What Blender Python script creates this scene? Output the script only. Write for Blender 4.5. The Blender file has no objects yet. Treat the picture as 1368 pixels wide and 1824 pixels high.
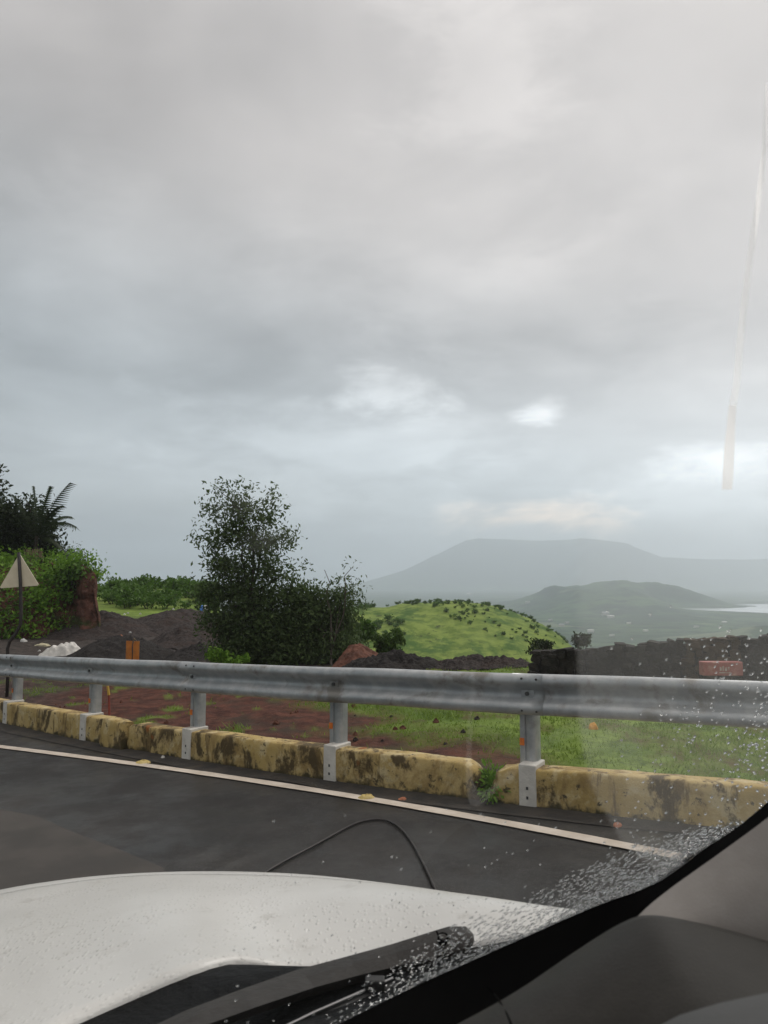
import bpy, math, random
import numpy as np
from mathutils import Vector, Matrix
C = bpy.context.scene
COL = C.collection
R = math.radians
rng = np.random.default_rng(7)
random.seed(7)

# ---------------------------------------------------------------- camera, sky, sun, exposure
FPX = 26 / 36 * 1824
TH = math.atan(123 / FPX)
cam_d = bpy.data.cameras.new('camera'); cam = bpy.data.objects.new('camera', cam_d); COL.objects.link(cam)
cam_d.sensor_fit = 'VERTICAL'; cam_d.sensor_height = 36; cam_d.lens = 26
cam_d.clip_start = 0.01; cam_d.clip_end = 40000
cam_d.dof.use_dof = True; cam_d.dof.focus_distance = 7.5; cam_d.dof.aperture_fstop = 14
cam.location = (0, 0, 0); cam.rotation_euler = (math.pi / 2 + TH, 0, 0)
C.camera = cam
C.view_settings.view_transform = 'Standard'; C.view_settings.look = 'None'
C.cycles.volume_bounces = 4; C.view_settings.exposure = 0; C.view_settings.gamma = 1
SUN_EL, SUN_AZ = 42, 40          # azimuth to the right of the view direction

def nd(nt, t, **k):
    n = nt.nodes.new(t)
    for a, v in k.items(): setattr(n, a, v)
    return n
def setin(nt, n, i, v):
    if hasattr(v, 'is_output') or isinstance(v, bpy.types.NodeSocket): nt.links.new(v, n.inputs[i])
    else: n.inputs[i].default_value = v
def math_(nt, op, a, b=0.0, c=None, clamp=False):
    n = nd(nt, 'ShaderNodeMath', operation=op, use_clamp=clamp)
    setin(nt, n, 0, a); setin(nt, n, 1, b)
    if c is not None: setin(nt, n, 2, c)
    return n.outputs[0]
def sstep(nt, v, a, b, c=0.0, d=1.0):
    n = nd(nt, 'ShaderNodeMapRange', interpolation_type='SMOOTHSTEP')
    for i, q in enumerate((v, a, b, c, d)): setin(nt, n, i, q)
    return n.outputs[0]
def mixc(nt, f, a, b, bt='MIX'):
    n = nd(nt, 'ShaderNodeMix', data_type='RGBA', blend_type=bt)
    for i, q in ((0, f), (6, a), (7, b)):
        if isinstance(q, (tuple, list)) and len(q) == 3: q = (*q, 1)
        setin(nt, n, i, q)
    return n.outputs[2]
def noise(nt, vec, sc, det=4, rough=.55, dist=0.0):
    n = nd(nt, 'ShaderNodeTexNoise')
    n.inputs['Scale'].default_value = sc; n.inputs['Detail'].default_value = det
    n.inputs['Roughness'].default_value = rough; n.inputs['Distortion'].default_value = dist
    if vec is not None: nt.links.new(vec, n.inputs['Vector'])
    return n.outputs[0]

def pxdir(x, y):
    u = (x - 684) / FPX; v = (912 - y) / FPX
    d = Vector((u, math.cos(TH) - v * math.sin(TH), math.sin(TH) + v * math.cos(TH)))
    return d
def build_world():
    w = bpy.data.worlds.new('World'); C.world = w; w.use_nodes = True
    nt = w.node_tree; nt.nodes.clear()
    out = nd(nt, 'ShaderNodeOutputWorld')
    sky = nd(nt, 'ShaderNodeTexSky', sky_type='NISHITA', sun_disc=False)
    sky.sun_elevation = R(SUN_EL); sky.sun_rotation = R(SUN_AZ)
    b1 = nd(nt, 'ShaderNodeBackground'); nt.links.new(sky.outputs[0], b1.inputs[0]); b1.inputs[1].default_value = .1
    tc = nd(nt, 'ShaderNodeTexCoord'); sep = nd(nt, 'ShaderNodeSeparateXYZ'); nt.links.new(tc.outputs['Generated'], sep.inputs[0])
    X, Y, Z = sep.outputs
    # project the direction on a cloud deck so that cloud forms shorten towards the horizon
    zz = math_(nt, 'ADD', math_(nt, 'MAXIMUM', Z, 0.0), .16)
    cx = math_(nt, 'DIVIDE', X, zz); cy = math_(nt, 'DIVIDE', Y, zz)
    cmb = nd(nt, 'ShaderNodeCombineXYZ'); nt.links.new(cx, cmb.inputs[0]); nt.links.new(cy, cmb.inputs[1]); cmb.inputs[2].default_value = 3.7
    P = cmb.outputs[0]
    n1 = noise(nt, P, .75, 3.5, .48, .5)
    n2 = noise(nt, P, 2.2, 4, .5, .5)
    n3 = noise(nt, tc.outputs['Generated'], 3.2, 3, .45, .2); mp = nd(nt, 'ShaderNodeMapping'); nt.links.new(tc.outputs['Generated'], mp.inputs[0]); mp.inputs['Scale'].default_value = (1, 1, 2.6); n4 = noise(nt, mp.outputs[0], 8, 6, .6, .3)
    # broad tone: greyer to the left, paler and warmer to the upper right
    side = sstep(nt, math_(nt, 'ADD', X, math_(nt, 'MULTIPLY', Z, .35)), -.45, .75)
    tone = math_(nt, 'ADD', .405, math_(nt, 'MULTIPLY', side, .29))
    tone = math_(nt, 'ADD', tone, math_(nt, 'MULTIPLY', math_(nt, 'SUBTRACT', n1, .5), .46))
    tone = math_(nt, 'ADD', tone, math_(nt, 'MULTIPLY', math_(nt, 'SUBTRACT', n2, .5), .42))
    tone = math_(nt, 'ADD', tone, math_(nt, 'MULTIPLY', math_(nt, 'SUBTRACT', n3, .5), .30))
    # paler band low over the plain
    band = math_(nt, 'MULTIPLY', sstep(nt, Z, .05, .13), sstep(nt, Z, .17, .28, 1, 0))
    tone = math_(nt, 'ADD', tone, math_(nt, 'MULTIPLY', band, .17))
    tone = math_(nt, 'ADD', tone, sstep(nt, Z, .60, .95, 0, .75))
    tone = math_(nt, 'ADD', tone, math_(nt, 'MULTIPLY', sstep(nt, Z, .0, .22, 1, 0), sstep(nt, X, -.4, .3, .06, .22)))
    # darker towards the horizon on the left
    low = math_(nt, 'MULTIPLY', sstep(nt, Z, .0, .11, 1, 0), sstep(nt, X, -.3, .25, 1, 0))
    tone = math_(nt, 'SUBTRACT', tone, math_(nt, 'MULTIPLY', low, .0))
    def blob(px, py, rad, amp, squash=2.2):
        nonlocal tone
        d = pxdir(px, py).normalized()
        dx = math_(nt, 'SUBTRACT', X, d.x); dz = math_(nt, 'MULTIPLY', math_(nt, 'SUBTRACT', Z, d.z), squash)
        wob = math_(nt, 'MULTIPLY', math_(nt, 'SUBTRACT', n4, .5), rad * 2.4)
        r = math_(nt, 'ADD', math_(nt, 'SQRT', math_(nt, 'ADD', math_(nt, 'MULTIPLY', dx, dx), math_(nt, 'MULTIPLY', dz, dz))), wob)
        f = math_(nt, 'MULTIPLY', sstep(nt, r, 0, rad, 1, 0), sstep(nt, Y, 0, .2))
        tone = math_(nt, 'ADD', tone, math_(nt, 'MULTIPLY', f, amp)); return f
    blob(968, 735, .045, .7, 1.8); blob(1345, 815, .11, .5, 3.2)
    blob(690, 705, .11, .38, 2.4); blob(850, 110, .15, .14, 1.2); blob(165, 430, .15, .08, 1.2); blob(930, 490, .13, .12, 1.6)
    glow = blob(975, 922, .15, .55, 4.0); blob(1250, 900, .25, .35, 3.5); blob(620, 815, .34, .28, 3.0); blob(450, 640, .32, -.07, 1.6); blob(960, 640, .25, -.10, 2)
    ft = sstep(nt, tone, .36, .72)
    ramp = mixc(nt, sstep(nt, math_(nt, 'ADD', Z, math_(nt, 'MULTIPLY', X, .25)), .12, .5), (.91, .98, 1.03), (1.065, .995, .955))
    ramp = mixc(nt, low, ramp, (.80, .94, 1.2)); ramp = mixc(nt, glow, ramp, (1.22, 1.0, .82))
    f2 = nd(nt, 'ShaderNodeVectorMath', operation='SCALE'); nt.links.new(ramp, f2.inputs[0]); nt.links.new(tone, f2.inputs[3])
    b2 = nd(nt, 'ShaderNodeBackground'); nt.links.new(f2.outputs[0], b2.inputs[0]); b2.inputs[1].default_value = 1.0
    mx = nd(nt, 'ShaderNodeMixShader'); mx.inputs[0].default_value = .93
    nt.links.new(b1.outputs[0], mx.inputs[1]); nt.links.new(b2.outputs[0], mx.inputs[2]); nt.links.new(mx.outputs[0], out.inputs[0])
build_world()
sl = bpy.data.lights.new('sun', 'SUN'); sun = bpy.data.objects.new('sun', sl); COL.objects.link(sun)
sl.energy = 1.4; sl.angle = R(25); sl.color = (1, .96, .9)
sd = Vector((math.sin(R(SUN_AZ)) * math.cos(R(SUN_EL)), math.cos(R(SUN_AZ)) * math.cos(R(SUN_EL)), math.sin(R(SUN_EL))))
sun.rotation_euler = sd.to_track_quat('Z', 'Y').to_euler()

# ---------------------------------------------------------------- helpers
def slope(x, y):
    d = pxdir(x, y); return d.x / d.y, d.z / d.y
def at(x, y, D):
    a, b = slope(x, y); return Vector((a * D, D, b * D))
def tag(o, label=None, cat=None, group=None, kind=None):
    if label: o['label'] = label
    if cat: o['category'] = cat
    if group: o['group'] = group
    if kind: o['kind'] = kind
    return o
def empty(name, loc=(0, 0, 0), label=None, cat=None, group=None):
    o = bpy.data.objects.new(name, None); COL.objects.link(o); o.location = loc; o.empty_display_size = .2
    return tag(o, label, cat, group)
class MB:
    def __init__(s): s.v = []; s.f = []
    def add(s, vs, fs):
        b = len(s.v); s.v += [tuple(v) for v in vs]; s.f += [tuple(b + i for i in f) for f in fs]; return s
    def box(s, c, sz, M=None, taper=1.0):
        x, y, z = (q / 2 for q in sz); vs = []
        for dz, k in ((-z, 1), (z, taper)):
            for dx, dy in ((-x, -y), (x, -y), (x, y), (-x, y)): vs.append(Vector((dx * k, dy * k, dz)))
        if M is not None: vs = [M @ v for v in vs]
        vs = [v + Vector(c) for v in vs]
        return s.add(vs, [(3, 2, 1, 0), (4, 5, 6, 7), (0, 1, 5, 4), (1, 2, 6, 5), (2, 3, 7, 6), (3, 0, 4, 7)])
    def tube(s, pts, rad, n=8, cap=True):
        pts = [Vector(p) for p in pts]
        if not isinstance(rad, (list, tuple)): rad = [rad] * len(pts)
        vs = []; fs = []; prev = None
        for i, p in enumerate(pts):
            t = (pts[min(i + 1, len(pts) - 1)] - pts[max(i - 1, 0)]).normalized()
            a = t.orthogonal().normalized() if prev is None else (prev - t * prev.dot(t)).normalized()
            prev = a; b = t.cross(a)
            for k in range(n):
                q = 2 * math.pi * k / n; vs.append(p + (a * math.cos(q) + b * math.sin(q)) * rad[i])
        for i in range(len(pts) - 1):
            for k in range(n): fs.append((i * n + k, i * n + (k + 1) % n, (i + 1) * n + (k + 1) % n, (i + 1) * n + k))
        if cap: fs.append(tuple(range(n - 1, -1, -1))); fs.append(tuple((len(pts) - 1) * n + k for k in range(n)))
        return s.add(vs, fs)
    def grid(s, rows, closed=False):
        n = len(rows[0]); vs = [p for r in rows for p in r]; fs = []
        for i in range(len(rows) - 1):
            for k in range(n if closed else n - 1):
                fs.append((i * n + k, i * n + (k + 1) % n, (i + 1) * n + (k + 1) % n, (i + 1) * n + k))
        return s.add(vs, fs)
    def build(s, name, mat, parent=None, smooth=False, origin=None, bevel=0):
        me = bpy.data.meshes.new(name); vs = s.v
        if parent is not None: origin = parent_world(parent)
        if origin is None: origin = Vector((0, 0, 0))
        origin = Vector(origin)
        vs = [(v[0] - origin.x, v[1] - origin.y, v[2] - origin.z) for v in vs]
        me.from_pydata(vs, [], s.f); me.update()
        if mat: me.materials.append(mat)
        if smooth: me.polygons.foreach_set('use_smooth', [True] * len(me.polygons))
        o = bpy.data.objects.new(name, me); COL.objects.link(o)
        if parent is not None: o.parent = parent
        else: o.location = origin
        if bevel:
            m = o.modifiers.new('b', 'BEVEL'); m.width = bevel; m.segments = 2; m.limit_method = 'ANGLE'; m.angle_limit = R(40)
        return o
def parent_world(p):
    v = Vector((0, 0, 0))
    while p is not None: v = v + p.location; p = p.parent
    return v
def np_mesh(name, V, F, mat, parent=None, origin=(0, 0, 0), smooth=False, attrs=None):
    """V (n,3), F (m,k) arrays"""
    if parent is not None: origin = parent_world(parent)
    V = np.asarray(V, float) - np.array(origin)
    F = np.asarray(F, np.int32); k = F.shape[1]
    me = bpy.data.meshes.new(name)
    me.vertices.add(len(V)); me.vertices.foreach_set('co', V.astype(np.float32).ravel())
    me.loops.add(F.size); me.loops.foreach_set('vertex_index', F.ravel())
    me.polygons.add(len(F)); me.polygons.foreach_set('loop_start', np.arange(0, F.size, k, dtype=np.int32))
    if smooth: me.polygons.foreach_set('use_smooth', np.ones(len(F), bool))
    me.update(calc_edges=True)
    for an, arr in (attrs or {}).items():
        a = me.attributes.new(an, 'FLOAT', 'POINT'); a.data.foreach_set('value', np.asarray(arr, np.float32).ravel())
    me.materials.append(mat)
    o = bpy.data.objects.new(name, me); COL.objects.link(o)
    if parent is not None: o.parent = parent
    else: o.location = origin
    return o
# value noise in numpy
_T = rng.random((64, 64, 64)).astype(np.float32)
def vn(x, y, z=0.0):
    x, y, z = np.broadcast_arrays(np.asarray(x, float), np.asarray(y, float), np.asarray(z, float))
    xi, yi, zi = np.floor(x).astype(int), np.floor(y).astype(int), np.floor(z).astype(int)
    fx, fy, fz = x - xi, y - yi, z - zi
    fx, fy, fz = (q * q * (3 - 2 * q) for q in (fx, fy, fz))
    def g(a, b, c): return _T[(xi + a) & 63, (yi + b) & 63, (zi + c) & 63]
    r = 0
    for a in (0, 1):
        for b in (0, 1):
            for c in (0, 1):
                r = r + g(a, b, c) * (fx if a else 1 - fx) * (fy if b else 1 - fy) * (fz if c else 1 - fz)
    return r * 2 - 1
def fbm(x, y, z=0.0, o=4):
    r = 0; a = .5
    for i in range(o):
        r = r + a * vn(np.asarray(x) * 2 ** i + 17 * i, np.asarray(y) * 2 ** i + 5 * i, np.asarray(z) * 2 ** i); a *= .55
    return r
def sm(x, a, b):
    t = np.clip((np.asarray(x, float) - a) / (b - a), 0, 1); return t * t * (3 - 2 * t)

# ---------------------------------------------------------------- materials
def mat(name, c1, c2=None, sc=4, rough=.6, bump=0, bsc=None, det=5, lo=.35, hi=.65, metal=0, c3=None, sc3=1, coat=0, spec=.5, lo3=.5, hi3=.7, coords='Object', bdist=.02):
    m = bpy.data.materials.new(name); m.use_nodes = True; nt = m.node_tree; b = nt.nodes['Principled BSDF']
    tc = nd(nt, 'ShaderNodeTexCoord'); v = tc.outputs[coords]
    b.inputs['Roughness'].default_value = rough; b.inputs['Metallic'].default_value = metal
    b.inputs['Specular IOR Level'].default_value = spec; b.inputs['Coat Weight'].default_value = coat; b.inputs['Coat Roughness'].default_value = .05
    col = (*c1, 1)
    if c2: col = mixc(nt, sstep(nt, noise(nt, v, sc, det, .6), lo, hi), c1, c2)
    if c3: col = mixc(nt, sstep(nt, noise(nt, v, sc3, 5, .6, .3), lo3, hi3), col, c3)
    if isinstance(col, tuple): b.inputs['Base Color'].default_value = col
    else: nt.links.new(col, b.inputs['Base Color'])
    if bump:
        bn = nd(nt, 'ShaderNodeBump'); bn.inputs['Strength'].default_value = bump; bn.inputs['Distance'].default_value = bdist
        nt.links.new(noise(nt, v, bsc or sc * 3, 6, .6), bn.inputs['Height']); nt.links.new(bn.outputs[0], b.inputs['Normal'])
    return m
def leafmat(name, c1, c2, rough=.5, trans=.25):
    m = bpy.data.materials.new(name); m.use_nodes = True; nt = m.node_tree; b = nt.nodes['Principled BSDF']
    g = nd(nt, 'ShaderNodeNewGeometry'); tc = nd(nt, 'ShaderNodeTexCoord')
    f = math_(nt, 'ADD', math_(nt, 'MULTIPLY', g.outputs['Random Per Island'], .5), math_(nt, 'MULTIPLY', noise(nt, tc.outputs['Object'], 1.3, 3), .6), clamp=True)
    c = mixc(nt, f, c1, c2); nt.links.new(c, b.inputs['Base Color'])
    b.inputs['Roughness'].default_value = rough; b.inputs['Specular IOR Level'].default_value = .12
    t = nd(nt, 'ShaderNodeBsdfTranslucent'); nt.links.new(c, t.inputs[0])
    mx = nd(nt, 'ShaderNodeMixShader'); mx.inputs[0].default_value = trans
    nt.links.new(b.outputs[0], mx.inputs[1]); nt.links.new(t.outputs[0], mx.inputs[2]); nt.links.new(mx.outputs[0], nt.nodes['Material Output'].inputs[0])
    return m
M = {}
M['galv'] = mat('galvanised', (.33, .35, .36), (.46, .47, .47), 7, .42, .10, 30, metal=.35, c3=(.22, .21, .19), sc3=3.5, lo3=.52, hi3=.70)
M['bolt'] = mat('bolt', (.05, .05, .05), rough=.6)
M['orange'] = mat('orange_reflector', (.75, .20, .03), (.6, .15, .02), 20, .35)
M['whiteblock'] = mat('white_painted_concrete', (.52, .50, .46), (.62, .60, .55), 8, .8, .3, 40, c3=(.28, .25, .19), sc3=5, lo3=.52, hi3=.8)
M['gravel'] = mat('dark_gravel', (.026, .022, .021), (.055, .044, .041), 9, .95, 1, 28, c3=(.045, .031, .026), sc3=1.1, bdist=.05, spec=.2)
M['gravel2'] = mat('grey_gravel', (.02, .018, .018), (.036, .032, .03), 9, .95, 1, 30, c3=(.028, .024, .022), sc3=1.1, bdist=.05, spec=.2)
M['redsoil'] = mat('red_soil', (.085, .038, .027), (.14, .06, .04), 4, .95, .8, 14, c3=(.05, .035, .025), sc3=1.2, bdist=.05, spec=.2)
M['bark'] = mat('bark', (.035, .027, .02), (.06, .048, .038), 12, .9, .6, 30)
M['leaf_tree'] = leafmat('tree_leaves', (.024, .046, .018), (.115, .165, .06), trans=.35)
M['leaf_dark'] = leafmat('dark_leaves', (.012, .022, .009), (.035, .055, .018))
M['leaf_grey'] = leafmat('grey_green_leaves', (.04, .06, .035), (.08, .11, .06))
M['leaf_bright'] = leafmat('bright_leaves', (.08, .19, .02), (.20, .34, .045), trans=.3)
M['leaf_mid'] = leafmat('mid_leaves', (.045, .10, .018), (.11, .20, .035), trans=.3)
M['leaf_shrub'] = leafmat('shrub_leaves', (.04, .08, .02), (.09, .15, .035))
M['grass'] = leafmat('grass_blades', (.10, .17, .025), (.24, .33, .06), trans=.3)
M['thatch'] = mat('dead_fronds', (.12, .085, .05), (.2, .15, .09), 12, .9, .5)
M['white_plastic'] = mat('white_plastic', (.62, .60, .56), (.48, .46, .42), 5, .5, .3, 12, c3=(.5, .42, .2), sc3=3, lo3=.62, hi3=.75)
M['litter_white'] = mat('litter_white', (.6, .6, .58), (.45, .44, .4), 10, .6)
M['black_post'] = mat('dark_metal', (.014, .012, .012), (.03, .024, .022), 12, .6)

def ground_material():
    m = bpy.data.materials.new('ground'); m.use_nodes = True; nt = m.node_tree; b = nt.nodes['Principled BSDF']
    tc = nd(nt, 'ShaderNodeTexCoord'); v = tc.outputs['Object']
    def A(n): a = nd(nt, 'ShaderNodeAttribute', attribute_name=n); return a.outputs['Fac']
    nf = noise(nt, v, 5, 8, .65); nm = noise(nt, v, .9, 5, .6); nb = noise(nt, v, .03, 8, .65); nh = noise(nt, v, .35, 6, .6)
    soil = mixc(nt, sstep(nt, nf, .35, .68), (.048, .020, .015), (.125, .050, .034))
    soil = mixc(nt, sstep(nt, nm, .5, .7), soil, (.05, .036, .026))
    gravel = mixc(nt, sstep(nt, nf, .35, .7), (.028, .024, .022), (.08, .066, .058))
    grass = mixc(nt, sstep(nt, nm, .35, .65), (.09, .15, .025), (.19, .27, .05))
    grass = mixc(nt, sstep(nt, nf, .45, .75), grass, (.05, .085, .018))
    hillc = mixc(nt, sstep(nt, nh, .36, .62), (.11, .165, .032), (.20, .265, .058))
    hillc = mixc(nt, sstep(nt, noise(nt, v, .10, 6, .7), .50, .62), hillc, (.055, .11, .022))
    hillc = mixc(nt, sstep(nt, noise(nt, v, .45, 7, .75), .58, .66), hillc, (.05, .07, .025))
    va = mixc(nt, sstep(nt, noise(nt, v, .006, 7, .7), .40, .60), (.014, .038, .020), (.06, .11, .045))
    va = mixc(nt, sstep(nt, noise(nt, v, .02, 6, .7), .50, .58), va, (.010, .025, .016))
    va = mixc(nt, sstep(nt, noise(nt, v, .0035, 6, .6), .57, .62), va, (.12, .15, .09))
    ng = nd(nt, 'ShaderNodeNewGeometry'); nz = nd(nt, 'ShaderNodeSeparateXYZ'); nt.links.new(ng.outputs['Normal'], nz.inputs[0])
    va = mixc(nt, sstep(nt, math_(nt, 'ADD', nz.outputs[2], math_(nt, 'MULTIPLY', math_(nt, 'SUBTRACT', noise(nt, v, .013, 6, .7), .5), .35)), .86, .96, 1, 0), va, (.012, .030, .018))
    c = mixc(nt, A('grass'), soil, grass)
    c = mixc(nt, A('gravel'), c, gravel)
    c = mixc(nt, A('hill'), c, hillc)
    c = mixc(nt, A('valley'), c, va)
    nt.links.new(c, b.inputs['Base Color']); b.inputs['Roughness'].default_value = .95; b.inputs['Specular IOR Level'].default_value = .15
    bn = nd(nt, 'ShaderNodeBump'); bn.inputs['Strength'].default_value = .9; bn.inputs['Distance'].default_value = .05
    nt.links.new(noise(nt, v, 9, 7, .7), bn.inputs['Height']); nt.links.new(bn.outputs[0], b.inputs['Normal'])
    return m
M['ground'] = ground_material()

# ---------------------------------------------------------------- the line of the rail, and the road plane under it
RP = [(0, 1166, 1206), (28, 1167, 1208), (168, 1172.5, 1218), (350, 1180, 1234), (603, 1191, 1256), (820, 1196.5, 1268), (945, 1200, 1274), (1150, 1207, 1287), (1368, 1216, 1300)]
_x, _y, _z = [], [], []
for x, a, b in RP:
    s1, z1 = slope(x, a); s2, z2 = slope(x, b); D = .31 / (z1 - z2)
    _x.append(s1 * D); _y.append(D); _z.append(z1 * D)
_cy = np.polyfit(_x, _y, 2); _cz = np.polyfit(_x, _z, 2)
XL, XR = -5.6, 3.0
def rail_y(X):
    X = np.asarray(X, float); Xc = np.clip(X, XL, XR)
    return np.polyval(_cy, Xc) + np.polyval(np.polyder(_cy), Xc) * (X - Xc)
def rail_top(X):
    X = np.asarray(X, float); Xc = np.clip(X, XL, XR)
    return np.polyval(_cz, Xc) + np.polyval(np.polyder(_cz), Xc) * (X - Xc) * .6
UU = Vector((.79, -.613, 0)).normalized(); NN = Vector((-UU.y, UU.x, 0))
# road level along u from the foot of the wall
_t, _q = [], []
for x, y in ((28, 1297), (168, 1324), (352, 1352), (603, 1390), (945, 1440), (1250, 1478)):
    a, b = slope(x, y)
    Xs = np.linspace(-7, 4, 2200); k = np.argmin(np.abs(Xs / rail_y(Xs) - a)); D = float(rail_y(Xs[k]))
    _t.append(a * D * UU.x + D * UU.y); _q.append(b * D)
_cq = np.polyfit(_t, _q, 1)
print('rail', _cy, _cz, 'road', _cq, list(zip(_t, _q)))
def zroad(X, Y):
    t = np.asarray(X, float) * UU.x + np.asarray(Y, float) * UU.y
    return np.polyval(_cq, np.clip(t, -24, 14))
def ndist(X, Y):            # distance beyond the rail line, positive on the far side
    X = np.asarray(X, float); return (np.asarray(Y, float) - rail_y(X)) * .79

# ---------------------------------------------------------------- terrain
RIDX = np.array([-80, -40, -22, -6, 5, 15, 22, 27, 34.6, 41, 50, 62, 90])
RIDZ = np.array([-15, -10, -7.5, -6.0, -5.3, -4.6, -5.6, -6.7, -9.8, -15, -22, -31, -47])
def H(X, Y):
    X = np.asarray(X, float); Y = np.asarray(Y, float)
    r = np.hypot(X, Y); az = np.arctan2(X, Y)
    zp = zroad(X, Y)
    n = ndist(X, Y); off = sm(n, .5, 1.6)
    zp = zp + off * (.10 * fbm(X * .5, Y * .5, 1) + .05 * fbm(X * 2, Y * 2, 4) + .02 * fbm(X * 7, Y * 7, 2))
    zp = zp + off * .10 * sm(n, 1, 5)
    edge = 17.4 + 7 * sm(-az, .04, .09) - 2.6 * sm(az, .16, .24) + 70 * sm(-az, .17, .27) + .7 * vn(az * 9, 0.3)
    front = (np.abs(az) < 1.2)
    e = r - edge
    drop = 19 * (1 - np.exp(-np.maximum(e, 0) / 26)) + 68 * sm(e, 30, 650)
    z = np.where(e > 0, zp - drop, zp)
    # green hill
    hz = np.interp(X, RIDX, RIDZ) - 15 * (1 - np.exp(-((Y - 165) / 42.) ** 2)) - .0009 * np.maximum(np.abs(Y - 165) - 40, 0) ** 2 + 1.0 * fbm(X * .07, Y * .07, 9) + .5 * fbm(X * .25, Y * .25, 3)
    z = np.where(e > 4, np.maximum(z, hz), z)
    # low green ridge beyond the gravel yard
    w = sm(-az, .10, .2) * sm(r, 46, 70) * (1 - sm(r, 84, 130))
    z = z + w * (1.35 + .45 * fbm(X * .1, Y * .1, 2))
    # hill over the valley
    prof = np.interp(X, [430, 480, 540, 600, 630, 703, 790, 920, 1019, 1098, 1147, 1216, 1400], [0, 16, 40, 70, 68, 74, 88, 87, 76, 48, 28, 6, 0])
    h1 = prof * np.exp(-((Y - 2600) / np.where(Y < 2600, np.interp(X, [720, 900], [560., 130.]), 420.)) ** 2) * (1 + .16 * fbm(X * .02, Y * .008, 5)) + 16 * np.exp(-((X - 700) / 200.) ** 2 - ((Y - 2150) / 190.) ** 2) * (1 + .6 * fbm(X * .01, Y * .01, 6))
    z = z + np.where(r > 1200, h1, 0)
    h2 = 21 * np.exp(-((X - 590) / 75.) ** 2 - ((Y - 1150) / 80.) ** 2); z = z + np.where(r > 900, h2, 0)
    z = z + 5 * fbm(X * .004, Y * .004, 8) * sm(r, 500, 900) * (1 - sm(r, 1500, 1850))
    # table mountain
    m = 1.33 * np.interp(X / 1.36, [-600, -200, 164, 437, 560, 660, 756, 1150, 1440, 1560, 1895, 2168, 2624, 3116, 4200], [0, 45, 155, 290, 357, 402, 412, 392, 398, 408, 384, 262, 238, 247, 240])
    mm = m * (1 - sm(np.abs(Y - 8300), 350, 1250)) * (1 + .03 * fbm(X * .004, Y * .004, 3)); z = z + np.where(r > 3500, mm, 0)
    return z
def hit(x, y, lo=6., hi=120.):
    a, b = slope(x, y); D = np.linspace(lo, hi, 9000); zz = H(a * D, D); k = np.argmax(b * D < zz)
    if k == 0: print('MISS', x, y)
    return Vector((a * D[k], D[k], float(zz[k])))
def road_hit(x, y, dz=0.0):
    a, b = slope(x, y); D = np.linspace(1.5, 40, 16000); zz = zroad(a * D, D) + dz; k = np.argmax(b * D < zz)
    return Vector((a * D[k], D[k], float(zz[k])))
def W(X, Y):                # what covers the ground
    X = np.asarray(X, float); Y = np.asarray(Y, float); r = np.hypot(X, Y); az = np.arctan2(X, Y); n = ndist(X, Y)
    wob = fbm(X * .6, Y * .6, 11) ; wf = fbm(X * 2.2, Y * 2.2, 12)
    g = sm(X + .45 * (Y - 8) + 1.6 * wob + .8 * wf, -.5, 1.1) * (1 - .55 * sm(wf + .6 * wob, .1, .4))           # grass to the right
    g = np.maximum(g, .8 * sm(wf + wob * .5 - .28 + .2 * sm(-X, 3, 7), 0, .2))       # weeds in the soil
    g = g * (1 - .75 * sm(n, 3.2, 4.4) * (1 - sm(X, 0, 2.5)))
    gr = np.maximum(sm(Y + .8 * wob, 15.5, 17) * sm(-az, -.22, -.1), sm(-(n - 1.0 - .35 * wob), -.3, .2) * (1 - sm(X - .5 * wob, 1.2, 2.2)) * sm(X, -2.4, -1.2))
    gr = np.maximum(gr, sm(-X - .35 * Y + wob, .2, 1.2) * .65)
    gr = gr * (1 - sm(r, 45, 52))
    g = np.where(r > 47, 1, g)
    hill = sm(r, 50, 60); val = sm(r, 420, 700)
    return np.clip(g, 0, 1), np.clip(gr, 0, 1), hill, val
def build_ground():
    az = np.concatenate([np.arange(-34, 34.01, .2), np.arange(38, 323, 4.)]); az = np.radians(az)
    rr = np.exp(np.arange(math.log(1.3), math.log(9800), .0195))
    A, Q = np.meshgrid(az, rr)
    X = Q * np.sin(A); Y = Q * np.cos(A); Z = H(X, Y)
    na = len(az); nr = len(rr)
    V = np.stack([X, Y, Z], -1).reshape(-1, 3); V = np.vstack([V, [[0, 0, float(zroad(0, 0))]]])
    i, k = np.meshgrid(np.arange(nr - 1), np.arange(na), indexing='ij'); k2 = (k + 1) % na
    F = np.stack([i * na + k, (i + 1) * na + k, (i + 1) * na + k2, i * na + k2], -1).reshape(-1, 4)
    g, gr, hl, va = W(V[:, 0], V[:, 1])
    o = np_mesh('ground', V, F[:, ::-1], M['ground'], smooth=True, attrs={'grass': g, 'gravel': gr, 'hill': hl, 'valley': va})
    tag(o, kind='structure')
build_ground()
wat = mat('lake_water', (.62, .65, .67), rough=.15, spec=.9)
def lake():
    Y0, Y1 = 3330, 4250
    pts = [(1185, 1083), (1215, 1079.5), (1290, 1077), (1450, 1075), (1700, 1076), (1700, 1094), (1368, 1092), (1300, 1089), (1240, 1087)]
    b = MB(); zl = -86.; vs = []
    for x, y in pts:
        a, s = slope(x, y); D = zl / s; vs.append((a * D, D, zl))
    b.add(vs, [tuple(range(len(vs)))]); tag(b.build('lake', wat), kind='structure')
lake()

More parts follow.
